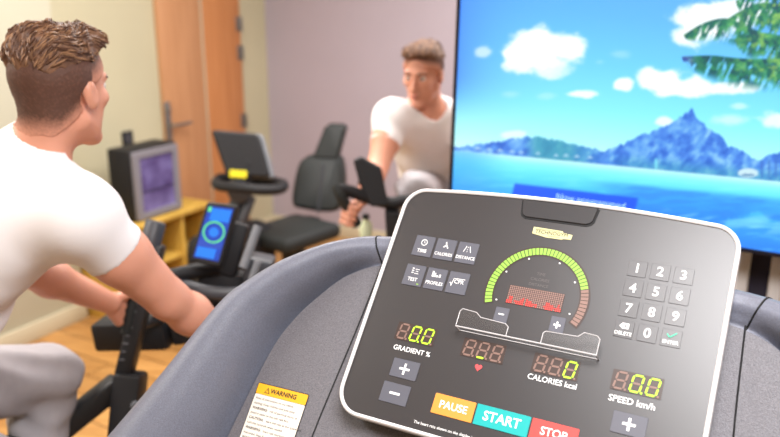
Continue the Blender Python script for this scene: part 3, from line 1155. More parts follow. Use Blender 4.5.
    def pants(P):
        d = su(legs(P), np.maximum(ell(P, J['pelvis'], (0.165 * sc, 0.125 * sc, 0.13 * sc), TM), (P - J['pelvis']) @ sp - 0.07), 0.04) - 0.014
        d = d - 0.0058 * (np.sin((P @ np.array([34, 21, 57.0])) + 2 * np.sin(P @ np.array([15, -22, 9.0]))) * 0.7 + 0.4 * np.sin(P @ np.array([-50, 60, 38.0])))
        for s_ in 'RL':
            an_ = J['an' + s_]; kn = J['kn' + s_]
            ad = nrm(an_ - kn)
            far = np.linalg.norm(P - an_, axis=1) < 0.18
            d = np.where(far, np.maximum(d, (P - an_) @ ad + 0.02), d)
        return d

    lp = np.array([J[k] for k in ('pelvis', 'hipR', 'hipL', 'knR', 'knL', 'anR', 'anL')])
    V, F = nets(pants, lp.min(0) - 0.2, lp.max(0) + 0.2, 0.006)
    mesh_obj('trousers', V, F, M_trouser, t)['label'] = 'light grey jogging trousers'

    def shoes(P):
        d = None
        fd = nrm(J['foot'])
        for s_ in 'RL':
            an_ = J['an' + s_]
            a = rcone(P, an_ - UZ * 0.035, an_ + fd * 0.15 - UZ * 0.058, 0.046, 0.038)
            a = np.maximum(a, -(P[:, 2] - (an_[2] - 0.088)))
            d = a if d is None else np.minimum(d, a)
        return d
    ap = np.array([J['anR'], J['anL']])
    V, F = nets(shoes, ap.min(0) - 0.25, ap.max(0) + 0.25, 0.007)
    mesh_obj('shoes', V, F, M_dkgrey, t)

    # hair: cropped sides and a longer swept top
    nkw = hc + HM.T @ (np.array([0, -0.02, -0.05]) * sc)

    def side(P):
        q = hl(P)
        d = ell(q, (0, -0.012, 0.036), (0.073, 0.092, 0.083)) * sc
        d = su(d, rcone(P, J['neck'] - sp * 0.03, nkw, 0.062 * sc, 0.055 * sc), 0.028)
        d = su(d, rcone(q, (0, -0.03, 0.02), (0, -0.03, -0.03), 0.062, 0.056) * sc, 0.02)
        th = np.interp(q[:, 2], [-0.09, -0.06, -0.01, 0.04], [0.0, 0.0016, 0.0045, 0.0065])
        d = d - th * sc - 0.0009 * np.sin(q[:, 0] * 900 + 3 * np.sin(q[:, 2] * 300)) * np.sin(q[:, 1] * 800)
        yb = -q[:, 1] - 0.005
        line = np.where(yb < 0, 0.012 - np.clip(yb, -0.3, 0) * 0.55, -0.02 - np.clip(yb, 0, 0.055) * 1.15) + 0.002 * np.sin(q[:, 0] * 160)
        d = np.maximum(d, (line - q[:, 2]) * sc)
        d = np.maximum(d, (q[:, 1] - 0.060 - 0.1 * np.clip(q[:, 2] - 0.03, -0.05, 0.1)) * sc)
        near_ear = np.sqrt((q[:, 1] + 0.002) ** 2 + (q[:, 2] + 0.004) ** 2)
        return np.where(np.abs(q[:, 0]) > 0.055, np.maximum(d, (0.026 - near_ear) * sc), d)

    def top(P):
        q = hl(P)
        d = ell(q, (0, -0.008, 0.054), (0.077, 0.100, 0.074))
        d = su(d, ell(q, (0.004, 0.050, 0.100), (0.056, 0.042, 0.026)), 0.03)      # quiff
        d = su(d, ell(q, (0, -0.052, 0.080), (0.060, 0.048, 0.046)), 0.03)        # crown
        fl = q[:, 0] + 0.022 * np.sin(q[:, 1] * 34 + 0.6) + q[:, 2] * 0.25         # locks run from the brow to the crown
        d = d - 0.0024 * np.sin(fl * 130 + 1.5 * np.sin(q[:, 1] * 50)) - 0.0012 * np.sin(fl * 290 + 2 * np.sin(q[:, 1] * 70 + 1)) 
        d = d - 0.0022 * np.sin(q[:, 1] * 85 + q[:, 2] * 70 + 2.4 * np.sin(q[:, 0] * 55))
        lim = np.where(q[:, 1] > 0, 0.069 + q[:, 1] * 0.36, 0.069 + q[:, 1] * 0.30) + 0.004 * np.sin(q[:, 0] * 150 + q[:, 1] * 110)
        d = np.maximum(d, lim - q[:, 2])
        return d * sc

    bb = 0.2 * sc
    V, F = nets(side, hc - bb, hc + bb, 0.0032)
    ho = mesh_obj('hair', V, F, M_hair_f, t); ho['label'] = 'dark brown cropped hair at the sides and nape'
    qv = hl(V)
    yb = -qv[:, 1] - 0.005
    edge = np.where(yb < 0, 0.012 - np.clip(yb, -0.3, 0) * 0.55, -0.02 - np.clip(yb, 0, 0.055) * 1.15)
    fade = np.clip((qv[:, 2] - edge) / 0.05, 0, 1)
    fade = fade * fade * (3 - 2 * fade)
    fade = np.clip(0.08 + fade * 0.95 + (rng.random(len(V)) - 0.5) * 0.22, 0, 1)
    fa = ho.data.color_attributes.new('length', 'FLOAT_COLOR', 'POINT')
    fa.data.foreach_set('color', np.repeat(fade[:, None], 4, 1).astype(np.float32).ravel())
    V, F = nets(top, hc - bb, hc + bb, 0.0025)
    th_ = mesh_obj('swept_hair', V, F, M_hair_t, ho); th_['label'] = 'golden brown longer hair on top, swept back'
    # fine locks lying on the swept hair, combed from the brow to the crown
    mm = MB()
    pick = V[rng.choice(len(V), 1500, replace=False)]
    qk = hl(pick)
    pick = pick[qk[:, 2] > 0.066]
    qk = hl(pick)
    dirl = np.stack([0.45 * np.sin(qk[:, 1] * 40 + 1.0) + rng.normal(0, 0.18, len(qk)) + 0.25, -np.ones(len(qk)), 0.55 * (qk[:, 1] > 0.03) + rng.normal(0, 0.15, len(qk)) + 0.15 - 0.9 * (qk[:, 1] < -0.06)], 1)
    dw = (dirl / np.linalg.norm(dirl, axis=1)[:, None]) @ HM
    K_ = 6
    lenk = (0.018 + 0.022 * rng.random(len(pick))) * sc
    hgt = (0.0008 + 0.0045 * rng.random(len(pick)) ** 2) * sc
    path = []
    p = pick.copy()
    e_ = 0.002
    for k in range(K_):
        f0 = top(p)
        g_ = np.stack([top(p + e_ * np.eye(3)[a]) - f0 for a in range(3)], 1) / e_
        g_ /= np.linalg.norm(g_, axis=1)[:, None] + 1e-9
        p = p - g_ * (np.clip(f0, -0.01, 0.01) - hgt * math.sin(math.pi * (0.12 + 0.8 * k / (K_ - 1))))[:, None]
        path.append(p.copy())
        p = p + dw * (lenk / (K_ - 1))[:, None]
    path = np.stack(path, 1)
    rad_ = np.array([0.0007, 0.0014, 0.0016, 0.0014, 0.001, 0.0003]) * sc
    for i in range(len(path)):
        mm.tube(path[i], rad_ * (0.7 + 0.7 * rng.random()), (M_hair_t, M_hair_d, M_hair_l)[i % 3], 5)
    mm.build('lock', ho)['kind'] = 'stuff'
    # eyes, brows and lips
    for s_ in (1, -1):
        ec = hc + HM.T @ (np.array([s_ * 0.031, 0.0735, 0.01]) * sc)
        fd = HM[1]
        mm = MB(); rr = 0.0125 * sc
        mm.disc(ec, fd, [(rr * math.sin(a), -rr * math.cos(a)) for a in np.linspace(0.2, math.pi - 0.55, 8)], M_eyew, 14)
        mm.disc(ec, fd, [(rr * 0.52, rr * 0.82), (rr * 0.5, rr * 0.9), (rr * 0.25, rr * 1.0)], M_eyed, 12)
        mm.build('eye', t)
        p_ = [hc + HM.T @ (np.array([s_ * x, y, z]) * sc) for x, y, z in ((0.014, 0.0895, 0.027), (0.03, 0.0885, 0.033), (0.048, 0.077, 0.028))]
        mm = MB(); mm.tube(p_, [0.003 * sc, 0.0042 * sc, 0.002 * sc], M_hair_s, 8, 4); mm.build('eyebrow', t)
    p_ = [hc + HM.T @ (np.array([x, y, z]) * sc) for x, y, z in ((-0.021, 0.092, -0.062), (-0.008, 0.099, -0.059), (0.008, 0.099, -0.059), (0.021, 0.092, -0.062))]
    p2 = [hc + HM.T @ (np.array([x, y, z]) * sc) for x, y, z in ((-0.019, 0.092, -0.064), (0, 0.0985, -0.068), (0.019, 0.092, -0.064))]
    mm = MB(); mm.tube(p_, [0.001, 0.0035 * sc, 0.0035 * sc, 0.001], M_lip, 8, 4); mm.tube(p2, [0.001, 0.0045 * sc, 0.001], M_lip, 8, 5); mm.build('lips', t)
    return t


M_hair_s = mat('short_hair', lin(92, 60, 46), 0.6, vary=0.3, vscale=60)
M_hair_d = mat('hair_lock_dark', lin(88, 58, 42), 0.55)
M_hair_l = mat('hair_lock_light', lin(150, 112, 82), 0.5)
M_hair_f = mat('cropped_hair', lin(88, 58, 46), 0.65)
_nt = M_hair_f.node_tree
_a = _nt.nodes.new('ShaderNodeVertexColor'); _a.layer_name = 'length'
_m = _nt.nodes.new('ShaderNodeMix'); _m.data_type = 'RGBA'
_m.inputs[6].default_value = (*lin(214, 150, 124), 1); _m.inputs[7].default_value = (*lin(88, 58, 46), 1)
_nt.links.new(_a.outputs['Color'], _m.inputs[0]); _nt.links.new(_m.outputs[2], _nt.nodes['Principled BSDF'].inputs['Base Color'])
M_hair_t = mat('swept_hair', lin(128, 92, 68), 0.55, vary=0.45, vscale=60, dark=lin(82, 54, 40))

# the man on the bike beside the treadmill
manA = dict(
    sleeve=0.39, scale=0.98, head=at(62, 91, 1.53), face=(0.34, 0.94, -0.06), head_up=(0.08, 0.1, 1),
    neck=at(34, 157, 1.56), pelvis=(-1.03, 1.42, 0.98),
    shR=at(78, 217, 1.48), shL=at(2, 190, 1.78), elR=at(168, 299, 1.64), elL=at(26, 268, 1.80),
    wrR=at(240, 347, 1.85), wrL=at(110, 303, 2.0), hdR=at(262, 356, 1.96), hdL=at(131, 310, 2.06),
    barR=(0.2, 0.3, 1.0), barL=(0.2, 0.25, 1.0),
    hipR=(-0.97, 1.34, 0.96), hipL=(-1.06, 1.50, 0.96), knR=at(20, 482, 1.85), knL=at(50, 376, 2.0),
    anR=at(10, 640, 1.95), anL=at(28, 545, 2.0), foot=(0.5, 0.86, 0))
make_person('person in white T-shirt on the near bike, seen from behind with head turned right', manA)

# the man facing the camera beside the television
manB = dict(sleeve=0.55,
    head=at(423, 75, 2.95), face=(-0.42, -0.88, -0.2), head_up=(-0.05, -0.12, 1), scale=0.93,
    neck=at(428, 112, 3.05), pelvis=at(442, 196, 3.3),
    shR=at(393, 119, 2.95), shL=at(463, 124, 3.05), elR=at(378, 166, 2.86), elL=at(474, 172, 2.9),
    wrR=at(362, 199, 2.76), wrL=at(462, 205, 2.7), hdR=at(351, 214, 2.7), hdL=at(455, 215, 2.62),
    barR=(0.25, 0.0, 1.0), barL=(0.2, 0.0, 1.0),
    hipR=at(432, 196, 3.24), hipL=at(455, 196, 3.26), knR=at(416, 192, 2.86), knL=at(452, 232, 2.86),
    anR=at(420, 300, 2.95), anL=at(458, 330, 2.95), foot=(-0.42, -0.9, 0))
manBo = make_person('person in white T-shirt leaning forward beside the television, facing the camera', manB, thumbs=(1, -1))
M_watch = mat('watch_black', lin(24, 26, 40), 0.3)
wA = manB['wrR'] + (manB['elR'] - manB['wrR']) * 0.45
wd_ = nrm(manB['elR'] - manB['wrR'])
m = MB(); m.disc(wA, wd_, [(0.03, -0.012), (0.041, -0.012), (0.041, 0.012), (0.03, 0.012)], M_watch, 20)
fwd_w = nrm(EYE - wA); fwd_w = nrm(fwd_w - wd_ * (fwd_w @ wd_))
m.disc(wA + fwd_w * 0.038, fwd_w, [(0.019, 0), (0.019, 0.008), (0.016, 0.01)], M_steel, 16); m.build('wristwatch', manBo)


# ------------------------------------------------------------------ the near exercise bike
M_scr = mat('bike_screen_blue', lin(14, 56, 156), 0.3, emit=0.6 * E)
M_scr2 = mat('bike_screen_bright', lin(20, 106, 206), 0.3, emit=0.65 * E)
M_scr3 = mat('bike_screen_green', lin(80, 190, 110), 0.3, emit=0.7 * E)
M_scr4 = mat('bike_screen_dim', lin(30, 60, 150), 0.3, emit=0.8 * E)
H_ = np.array([0.5, 0.866, 0]); R2 = np.array([0.866, -0.5, 0])
ba_base = at(110, 470, 2.0) * [1, 1, 0]
bike = thing('exercise_bike', 'black exercise bike with blue touchscreen, ridden by the person on the left', 'exercise bike', ba_base)
zc = 2.08
pt, pbm = at(157, 244, zc), at(124, 376, zc)
m = MB(); m.beam(pbm, pt, 0.043, 0.055, M_blackmatt, (1, 0, 0), 0.008); post = m.build('handlebar_post', bike)
m = MB()
for k in range(13):
    c = pbm + (pt - pbm) * (0.16 + 0.06 * k)
    m.box(c + np.array([-0.011, -0.0285, 0.0]), np.eye(3), (0.01 if k % 2 else 0.014, 0.0015, 0.004), M_mdgrey)
m.build('scale_marks', post)
m = MB(); ax_ = nrm(pt - pbm); m.disc(at(152, 238, zc - 0.01), ax_, [(0.022, -0.045), (0.027, -0.04), (0.027, 0.04), (0.022, 0.046)], M_dkgrey); m.build('post_cap', bike)
junction = at(128, 404, zc)
m = MB(); m.beam(at(131, 372, zc), at(122, 470, zc), 0.075, 0.085, M_blackmatt, (1, 0, 0), 0.012); m.disc(at(135, 405, zc - 0.05), (0.6, -0.8, 0), [(0.012, 0), (0.012, 0.008), (0.008, 0.01)], M_mdgrey); m.build('head_block', bike)
m = MB(); m.beam(at(120, 382, zc), at(52, 436, zc - 0.05), 0.06, 0.06, M_blackmatt, (0, 0, 1), 0.014); m.beam(at(52, 436, zc - 0.05), at(-60, 470, 1.75), 0.06, 0.06, M_blackmatt, (0, 0, 1), 0.014); m.build('frame_bar', bike)
sp_ = np.array(manA['pelvis'])
m = MB(); m.box(sp_ + [0.01, 0.02, -0.155], np.array([R2, H_, UZ]), (0.2, 0.27, 0.06), M_black2, 0.028, 3); m.build('saddle', bike)
m = MB(); m.beam(np.array([sp_[0] + 0.03, sp_[1] + 0.05, 0.1]), sp_ + [0.01, 0.02, -0.18], 0.06, 0.06, M_blackmatt, R2); m.build('seat_post', bike)
seatf = np.array([sp_[0] + 0.03, sp_[1] + 0.05, 0])
frf = at(122, 470, zc) * [1, 1, 0] + H_ * 0.05
m = MB(); m.beam(seatf + UZ * 0.12, frf + UZ * 0.12, 0.09, 0.09, M_blackmatt, UZ)
m.beam(frf + UZ * 0.1, at(122, 470, zc), 0.08, 0.09, M_blackmatt, R2); m.build('frame', bike)
for c in (seatf, frf):
    m = MB(); m.beam(c - R2 * 0.25 + UZ * 0.045, c + R2 * 0.25 + UZ * 0.045, 0.08, 0.09, M_blackmatt, UZ); m.build('foot', bike)
fc_ = (seatf + frf) / 2 + UZ * 0.36
m = MB(); m.disc(fc_ - R2 * 0.03, R2, [(0.0, 0), (0.17, 0.0), (0.19, 0.012), (0.19, 0.048), (0.17, 0.06), (0.0, 0.06)], M_dkgrey, 40); m.build('flywheel', bike)
for s_, an_ in ((1, manA['anR']), (-1, manA['anL'])):
    pd = np.asarray(an_) + H_ * 0.08 - UZ * 0.105
    m = MB(); m.box(pd, np.array([R2, H_, UZ]), (0.1, 0.1, 0.025), M_black, 0.005); m.build('pedal', bike)
    m = MB(); m.beam(fc_ + R2 * 0.06 * s_, pd - R2 * 0.04 * s_, 0.03, 0.02, M_mdgrey); m.build('crank', bike)
# dark control box and the handlebars
m = MB(); m.beam(at(100, 333, 2.25), at(172, 331, 2.2), 0.085, 0.09, M_black, UZ, 0.012); m.build('control_box', bike)
hl0 = at(131, 310, 2.06); hr0 = at(262, 356, 1.96)
m = MB(); m.tube([hl0 - [0.012, 0.016, 0.06], hl0, hl0 + [0.012, 0.016, 0.06]], 0.016, M_black2, 12); m.build('grip', bike)
m = MB(); m.tube([hr0 - [0.012, 0.018, 0.06], hr0, hr0 + [0.012, 0.018, 0.06]], 0.016, M_black2, 12); m.build('grip', bike)
m = MB()
m.tube([hl0 - [0.012, 0.016, 0.055], at(150, 322, 2.12), at(160, 320, 2.16)], 0.015, M_blackmatt, 10, 4)
m.tube([at(152, 290, 2.14), at(178, 285, 2.16), at(206, 292, 2.12), at(236, 294, 2.08), at(258, 288, 2.06), at(272, 274, 2.06)], 0.019, M_dkgrey, 12, 6)
m.tube([at(258, 288, 2.06), at(268, 310, 2.0), hr0 + [0.012, 0.018, 0.055]], 0.016, M_dkgrey, 12, 5)
m.tube([at(172, 276, 2.16), at(200, 270, 2.18), at(224, 268, 2.2)], 0.022, M_black, 10, 4)
m.build('handlebar', bike)
m = MB(); m.beam(at(220, 330, 2.25), at(224, 270, 2.22), 0.14, 0.08, M_black, (1, 0, 0), 0.02); m.beam(at(224, 275, 2.2), at(238, 222, 2.2), 0.07, 0.05, M_black, (1, 0, 0), 0.012)
m.beam(at(172, 330, 2.2), at(225, 322, 2.22), 0.07, 0.08, M_black, UZ, 0.01); m.build('console_mast', bike)
m = MB(); m.beam(at(256, 292, 2.2), at(262, 256, 2.18), 0.075, 0.09, M_dkgrey, (1, 0, 0), 0.012); m.build('bottle_holder', bike)
m = MB(); m.tube([at(243, 268, 2.12), at(258, 226, 2.14)], 0.0125, M_mdgrey, 12); m.tube([at(245, 298, 2.1), at(258, 262, 2.1)], 0.010, M_mdgrey, 12); m.build('support_bar', bike)
# touchscreen
q4 = [at(207, 201.5, 2.12), at(238, 205, 2.12), at(220, 267, 2.10), at(189, 261, 2.10)]
sX = nrm(q4[1] - q4[0] + q4[2] - q4[3]); sU = (q4[0] - q4[3]) + (q4[1] - q4[2]); sU = nrm(sU - sX * (sU @ sX)); sN = np.cross(sX, sU); s0 = sum(q4) / 4


def sframe(V):
    return s0 + np.outer(V[:, 0], sX) + np.outer(V[:, 1], sU) + np.outer(V[:, 2], sN)


sq = np.array([((p - s0) @ sX, (p - s0) @ sU) for p in (q4[3], q4[2], q4[1], q4[0])])
m = MB(sframe); m.plate(roundpoly(sq, 0.01), -0.03, 0.0, M_black, 0.004); cs = m.build('console', bike)


def lerp(a, b):   # a across 0..1, b up 0..1 on the screen quad
    lo_, hi_ = sq[0] + (sq[1] - sq[0]) * a, sq[3] + (sq[2] - sq[3]) * a
    return lo_ + (hi_ - lo_) * b


def patch(mb, a0, a1, b0, b1, wz, mt_):
    mb.flat([lerp(a0, b0), lerp(a1, b0), lerp(a1, b1), lerp(a0, b1)], wz, mt_)


m = MB(sframe)
patch(m, 0.1, 0.9, 0.08, 0.93, 0.001, M_scr)
patch(m, 0.24, 0.86, 0.70, 0.90, 0.0016, M_scr2)
patch(m, 0.14, 0.74, 0.10, 0.26, 0.0016, M_scr2)
patch(m, 0.12, 0.84, 0.27, 0.38, 0.0016, M_scr4)
patch(m, 0.12, 0.22, 0.84, 0.92, 0.0016, M_scr3)
cc_ = lerp(0.5, 0.52)
ring_o = [(cc_[0] + 0.03 * math.cos(t), cc_[1] + 0.03 * math.sin(t)) for t in np.linspace(0, 2 * math.pi, 33)[:-1]]
ring_i = [(cc_[0] + 0.0255 * math.cos(t), cc_[1] + 0.0255 * math.sin(t)) for t in np.linspace(0, 2 * math.pi, 33)[:-1]]
m.ringplate(ring_o, ring_i, 0.0012, 0.002, M_scr3)
m.plate([(cc_[0] + 0.013 * math.cos(t), cc_[1] + 0.013 * math.sin(t)) for t in np.linspace(0, 2 * math.pi, 21)[:-1]], 0.0012, 0.002, M_scr2)
m.build('screen', cs)['label'] = 'lit blue screen with a green ring'

# ------------------------------------------------------------------ the bike of the man beside the television
fbase = at(420, 300, 2.95) * [1, 1, 0]
b2 = thing('exercise_bike', 'black exercise bike beside the television, its console seen from behind', 'exercise bike', fbase)
z2 = 2.66
Q = [at(353, 160, z2), at(361, 156, z2), at(381, 167, z2 + 0.03), at(389, 206, z2), at(371, 207, z2), at(360, 186, z2)]
n_ = nrm(EYE - Q[0])
c2 = sum(Q) / len(Q); x2 = nrm(np.cross(UZ, n_)); u2 = np.cross(n_, x2)


def f2(V):
    return c2 + np.outer(V[:, 0], x2) + np.outer(V[:, 1], u2) + np.outer(V[:, 2], n_)


pq = [((p - c2) @ x2, (p - c2) @ u2) for p in Q][::-1]
m = MB(f2); m.plate(roundpoly(pq, 0.008, 3), -0.035, 0.0, M_black, 0.006); m.build('console', b2)
m = MB(); m.tube([at(337, 186, 2.66), at(341, 196, 2.66), at(351, 214, 2.70), at(357, 225, 2.72)], 0.019, M_black2, 12, 4); m.build('grip', b2)
m = MB(); m.tube([at(338, 189, 2.66), at(352, 192, 2.68), at(372, 199, 2.7), at(392, 203, 2.7), at(408, 200, 2.7), at(430, 205, 2.66), at(455, 212, 2.62)], 0.022, M_black, 12, 5); m.build('handlebar', b2)
m = MB(); m.tube([at(455, 200, 2.62), at(455, 228, 2.62)], 0.016, M_black2, 12); m.build('grip', b2)
hm = at(392, 204, 2.7)
bb2 = at(425, 240, 2.95) * [1, 1, 0]
m = MB(); m.beam(np.array([hm[0] + 0.03, hm[1] + 0.1, 0.5]), hm - [0, 0, 0.02], 0.05, 0.06, M_blackmatt, (1, 0, 0)); m.build('handlebar_post', b2)
sd2 = np.array(manB['pelvis'])
fr2 = np.array([hm[0] + 0.03, hm[1] + 0.1, 0]); se2 = np.array([sd2[0], sd2[1], 0])
dd2 = nrm(fr2 - se2); ss2 = np.array([dd2[1], -dd2[0], 0])
m = MB(); m.beam(fr2 + UZ * 0.12, se2 + UZ * 0.12, 0.09, 0.09, M_blackmatt, UZ); m.beam(fr2 + UZ * 0.1, fr2 + UZ * 0.55, 0.08, 0.09, M_blackmatt); m.beam(fr2 + UZ * 0.5, se2 + UZ * 0.3, 0.06, 0.06, M_blackmatt, UZ); m.build('frame', b2)
m = MB(); m.beam(se2 + UZ * 0.1, sd2 - UZ * 0.18, 0.06, 0.06, M_blackmatt); m.build('seat_post', b2)
m = MB(); m.box(sd2 - UZ * 0.155, np.array([ss2, dd2, UZ]), (0.18, 0.27, 0.06), M_black2, 0.028, 3); m.build('saddle', b2)
for c in (fr2, se2):
    m = MB(); m.beam(c - ss2 * 0.25 + UZ * 0.045, c + ss2 * 0.25 + UZ * 0.045, 0.08, 0.09, M_blackmatt, UZ); m.build('foot', b2)
mc = (fr2 + se2) / 2 + UZ * 0.36
m = MB(); m.disc(mc - ss2 * 0.03, ss2, [(0.0, 0), (0.15, 0.0), (0.17, 0.012), (0.17, 0.048), (0.15, 0.06), (0.0, 0.06)], M_dkgrey, 40); m.build('flywheel', b2)
for s_, k in ((1, 'anR'), (-1, 'anL')):
    pd = np.asarray(manB[k]) + nrm(manB['foot']) * 0.08 - UZ * 0.105
    m = MB(); m.box(pd, np.array([ss2, dd2, UZ]), (0.1, 0.1, 0.025), M_black, 0.005); m.build('pedal', b2)
    m = MB(); m.beam(mc, pd, 0.03, 0.02, M_mdgrey); m.build('crank', b2)
M_bot = mat('pale_bottle', lin(214, 226, 190), 0.4)
bq = at(366, 229, 2.95)
bo_ = thing('water_bottle', 'small pale bottle tucked under the hand on the far bike', 'bottle', bq - UZ * 0.05)
m = MB(); m.disc(bq, UZ, [(0.02, -0.06), (0.024, -0.055), (0.024, 0.02), (0.012, 0.036), (0.012, 0.042)], M_bot, 16); m.build('body', bo_)
m = MB(); m.disc(bq, UZ, [(0.014, 0.042), (0.014, 0.056), (0.01, 0.06)], M_black, 14); m.build('cap', bo_)

# ------------------------------------------------------------------ the treadmill
RWm = np.array([[0.8729, 0.3114, -0.3756], [-0.4878, 0.5701, -0.661], [0.0083, 0.7603, 0.6496]])
TWv = np.array([0.2134, 1.0497, -0.3996]) + EYE


def K(V):
    return TWv + np.asarray(V) @ RWm.T


Uh = nrm(np.array([RWm[0, 0], RWm[1, 0], 0])); Fh = np.array([-Uh[1], Uh[0], 0])
tb = np.array([TWv[0], TWv[1], 0]) - Fh * 0.35
tm = thing('treadmill', 'grey treadmill in the foreground with a wide white rimmed control console', 'treadmill', tb)
M_hood = mat('textured_grey_plastic', lin(110, 108, 114), 0.5, bump=0.5, bscale=600, vary=0.3, vscale=450)
M_rim = mat('smooth_grey_plastic', lin(112, 115, 129), 0.40, bump=0.3, bscale=700, vary=0.18, vscale=450)
M_silver = mat('white_silver_trim', lin(226, 224, 224), 0.35)
M_face = mat('console_face', lin(43, 41, 44), 0.38, spec=0.9)
M_key = mat('key_grey', lin(90, 91, 101), 0.45)
M_key2 = mat('key_faint', lin(46, 44, 47), 0.38, spec=0.9)
M_ink = mat('white_print', lin(244, 244, 244), 0.6)
M_lime = mat('lit_lime', lin(166, 222, 48), 0.5, emit=0.65 * E)
M_limeg = mat('lit_gauge_green', lin(134, 180, 68), 0.5, emit=0.35 * E)
M_dim = mat('unlit_segment', lin(132, 104, 94), 0.5)
M_dimg = mat('unlit_gauge', lin(138, 108, 98), 0.5)
M_dbg = mat('display_window', lin(64, 50, 46), 0.4)
M_red = mat('red_key', lin(212, 74, 70), 0.45)
M_org = mat('orange_key', lin(230, 150, 64), 0.45)
M_teal = mat('teal_key', lin(16, 168, 166), 0.45)
M_mdot = mat('matrix_dot', lin(146, 114, 106), 0.5)
M_mred = mat('matrix_lit', lin(226, 66, 60), 0.5, emit=0.45 * E)
M_cream_l = mat('logo_cream', lin(206, 202, 150), 0.5)
M_logo = mat('logo_ink', lin(36, 36, 30), 0.5)
M_lab = mat('label_white', lin(236, 228, 216), 0.55)
M_labo = mat('label_orange', lin(244, 178, 30), 0.55)
M_ink2 = mat('black_print', lin(40, 34, 34), 0.6)
M_tab = mat('slot_cover', lin(40, 38, 40), 0.5)
M_clear = mat('clear_acrylic', (0.92, 0.93, 0.95), 0.08)
M_clear.node_tree.nodes.clear()
_nt = M_clear.node_tree
_o = _nt.nodes.new('ShaderNodeOutputMaterial'); _mx = _nt.nodes.new('ShaderNodeMixShader')
_t = _nt.nodes.new('ShaderNodeBsdfTransparent'); _g = _nt.nodes.new('ShaderNodeBsdfGlossy')
_t.inputs[0].default_value = (0.985, 0.985, 0.985, 1); _g.inputs['Roughness'].default_value = 0.35
_mx.inputs[0].default_value = 0.025
_nt.links.new(_t.outputs[0], _mx.inputs[1]); _nt.links.new(_g.outputs[0], _mx.inputs[2]); _nt.links.new(_mx.outputs[0], _o.inputs[0])
M_edge = mat('acrylic_edge', lin(196, 194, 196), 0.25)
M_green_ink = mat('green_print', lin(70, 190, 150), 0.5)
M_heart = mat('red_print', lin(232, 80, 84), 0.5)
M_grey_ink = mat('grey_print', lin(104, 98, 98), 0.6)

Ipts = np.array([(-0.462, -0.52), (-0.450, -0.43), (-0.437, -0.336), (-0.418, -0.186), (-0.398, -0.125), (-0.370, -0.079), (-0.326, -0.029), (-0.262, 0.000), (-0.15, 0.006), (0, 0.008)])
Opts = np.array([(-0.695, -0.505), (-0.646, -0.388), (-0.598, -0.276), (-0.535, -0.125), (-0.498, -0.074), (-0.447, -0.022), (-0.372, 0.030), (-0.288, 0.064), (-0.15, 0.070), (0, 0.072)])
crest = np.array([0.062, 0.060, 0.056, 0.048, 0.040, 0.029, 0.010, -0.014, -0.02, -0.02])
Im, Om = Ipts[:-1][::-1] * [-1, 1], Opts[:-1][::-1] * [-1, 1]
Ip, Op, cr = np.vstack([Ipts, Im]), np.vstack([Opts, Om]), np.r_[crest, crest[:-1][::-1]]
IO, _c = catmull(np.c_[Ip, Op], cr, 8)
PW = -0.032        # depth of the flat panel below the console face


def section(i, o, c):
    """points across the rim at one place: from the valley over the crest to the back"""
    k = min(1.0, max(0.0, (c + 0.014) / 0.05))      # deep groove added low down to shade the valley, fading out towards the top
    prof = [(0.0, PW), (0.015, PW - 0.022 * k), (0.06, PW - 0.042 * k + 0.05 * (c - PW)), (0.13, PW - 0.032 * k + 0.25 * (c - PW)), (0.21, PW + 0.42 * (c - PW)), (0.30, PW + 0.70 * (c - PW)), (0.40, PW + 0.89 * (c - PW)),
            (0.51, c - 0.002), (0.62, c - 0.003), (0.73, c - 0.013), (0.83, c - 0.031), (0.91, c - 0.052), (0.97, -0.062 + min(0, c)), (1.0, -0.09), (1.0, -0.12), (0.93, -0.17), (0.8, -0.2)]
    prof = [tuple(q) for q in catmull(np.array(prof), np.ones(len(prof)), 3)[0]]
    return [np.array([*(i + (o - i) * f), wz]) for f, wz in prof]


rows = [section(IO[k][:2], IO[k][2:], _c[k]) for k in range(len(IO))]
ns = len(rows[0])
V = np.array([p for r in rows for p in r])
F = []
for a in range(len(rows) - 1):
    for b in range(ns - 1):
        F.append([a * ns + b, a * ns + b + 1, (a + 1) * ns + b + 1, (a + 1) * ns + b])
F.append([b for b in range(ns)][::-1]); F.append([(len(rows) - 1) * ns + b for b in range(ns)])
m = MB(K); m.add(V, F, M_rim, True); hood = m.build('hood_rim', tm)
m = MB(K)
inner = [r[0][:2] for r in rows]
m.plate(np.array(inner)[::-1], -0.2, PW, M_hood); panel = m.build('hood_panel', tm)
m = MB(K)
back = [r[-1][:2] for r in rows]
m.plate(np.array(back)[::-1], -0.215, -0.195, M_hood); m.build('hood_back', tm)


# seams: a thin dark groove over panel and rim on each side of the console
def seam(sgn):
    j = min(range(len(IO)), key=lambda k: abs(IO[k][0] - sgn * 0.268))
    rim = rows[j]
    pts = [np.array([sgn * 0.294, -0.50, PW]), np.array([sgn * 0.290, -0.3, PW]), np.array([sgn * 0.278, -0.12, PW])] + [p for p in rim[:34:3]]
    mm = MB(K)
    P = catmull(np.array(pts), np.ones(len(pts)), 5)[0]
    mm.tube(P, 0.0014, M_seam, 6)
    mm.build('seam', panel)


seam(-1); seam(1)

# warning label on the left of the panel
lu, lv, lw_, lh = -0.3660, -0.3060, 0.098, 0.145
LR = math.radians(1.5)


def L_(V):
    V = np.asarray(V, float)
    c_, s_ = math.cos(LR), math.sin(LR)
    return K(np.c_[V[:, 0] * c_ - V[:, 1] * s_ + lu, V[:, 0] * s_ + V[:, 1] * c_ + lv, V[:, 2] + PW])


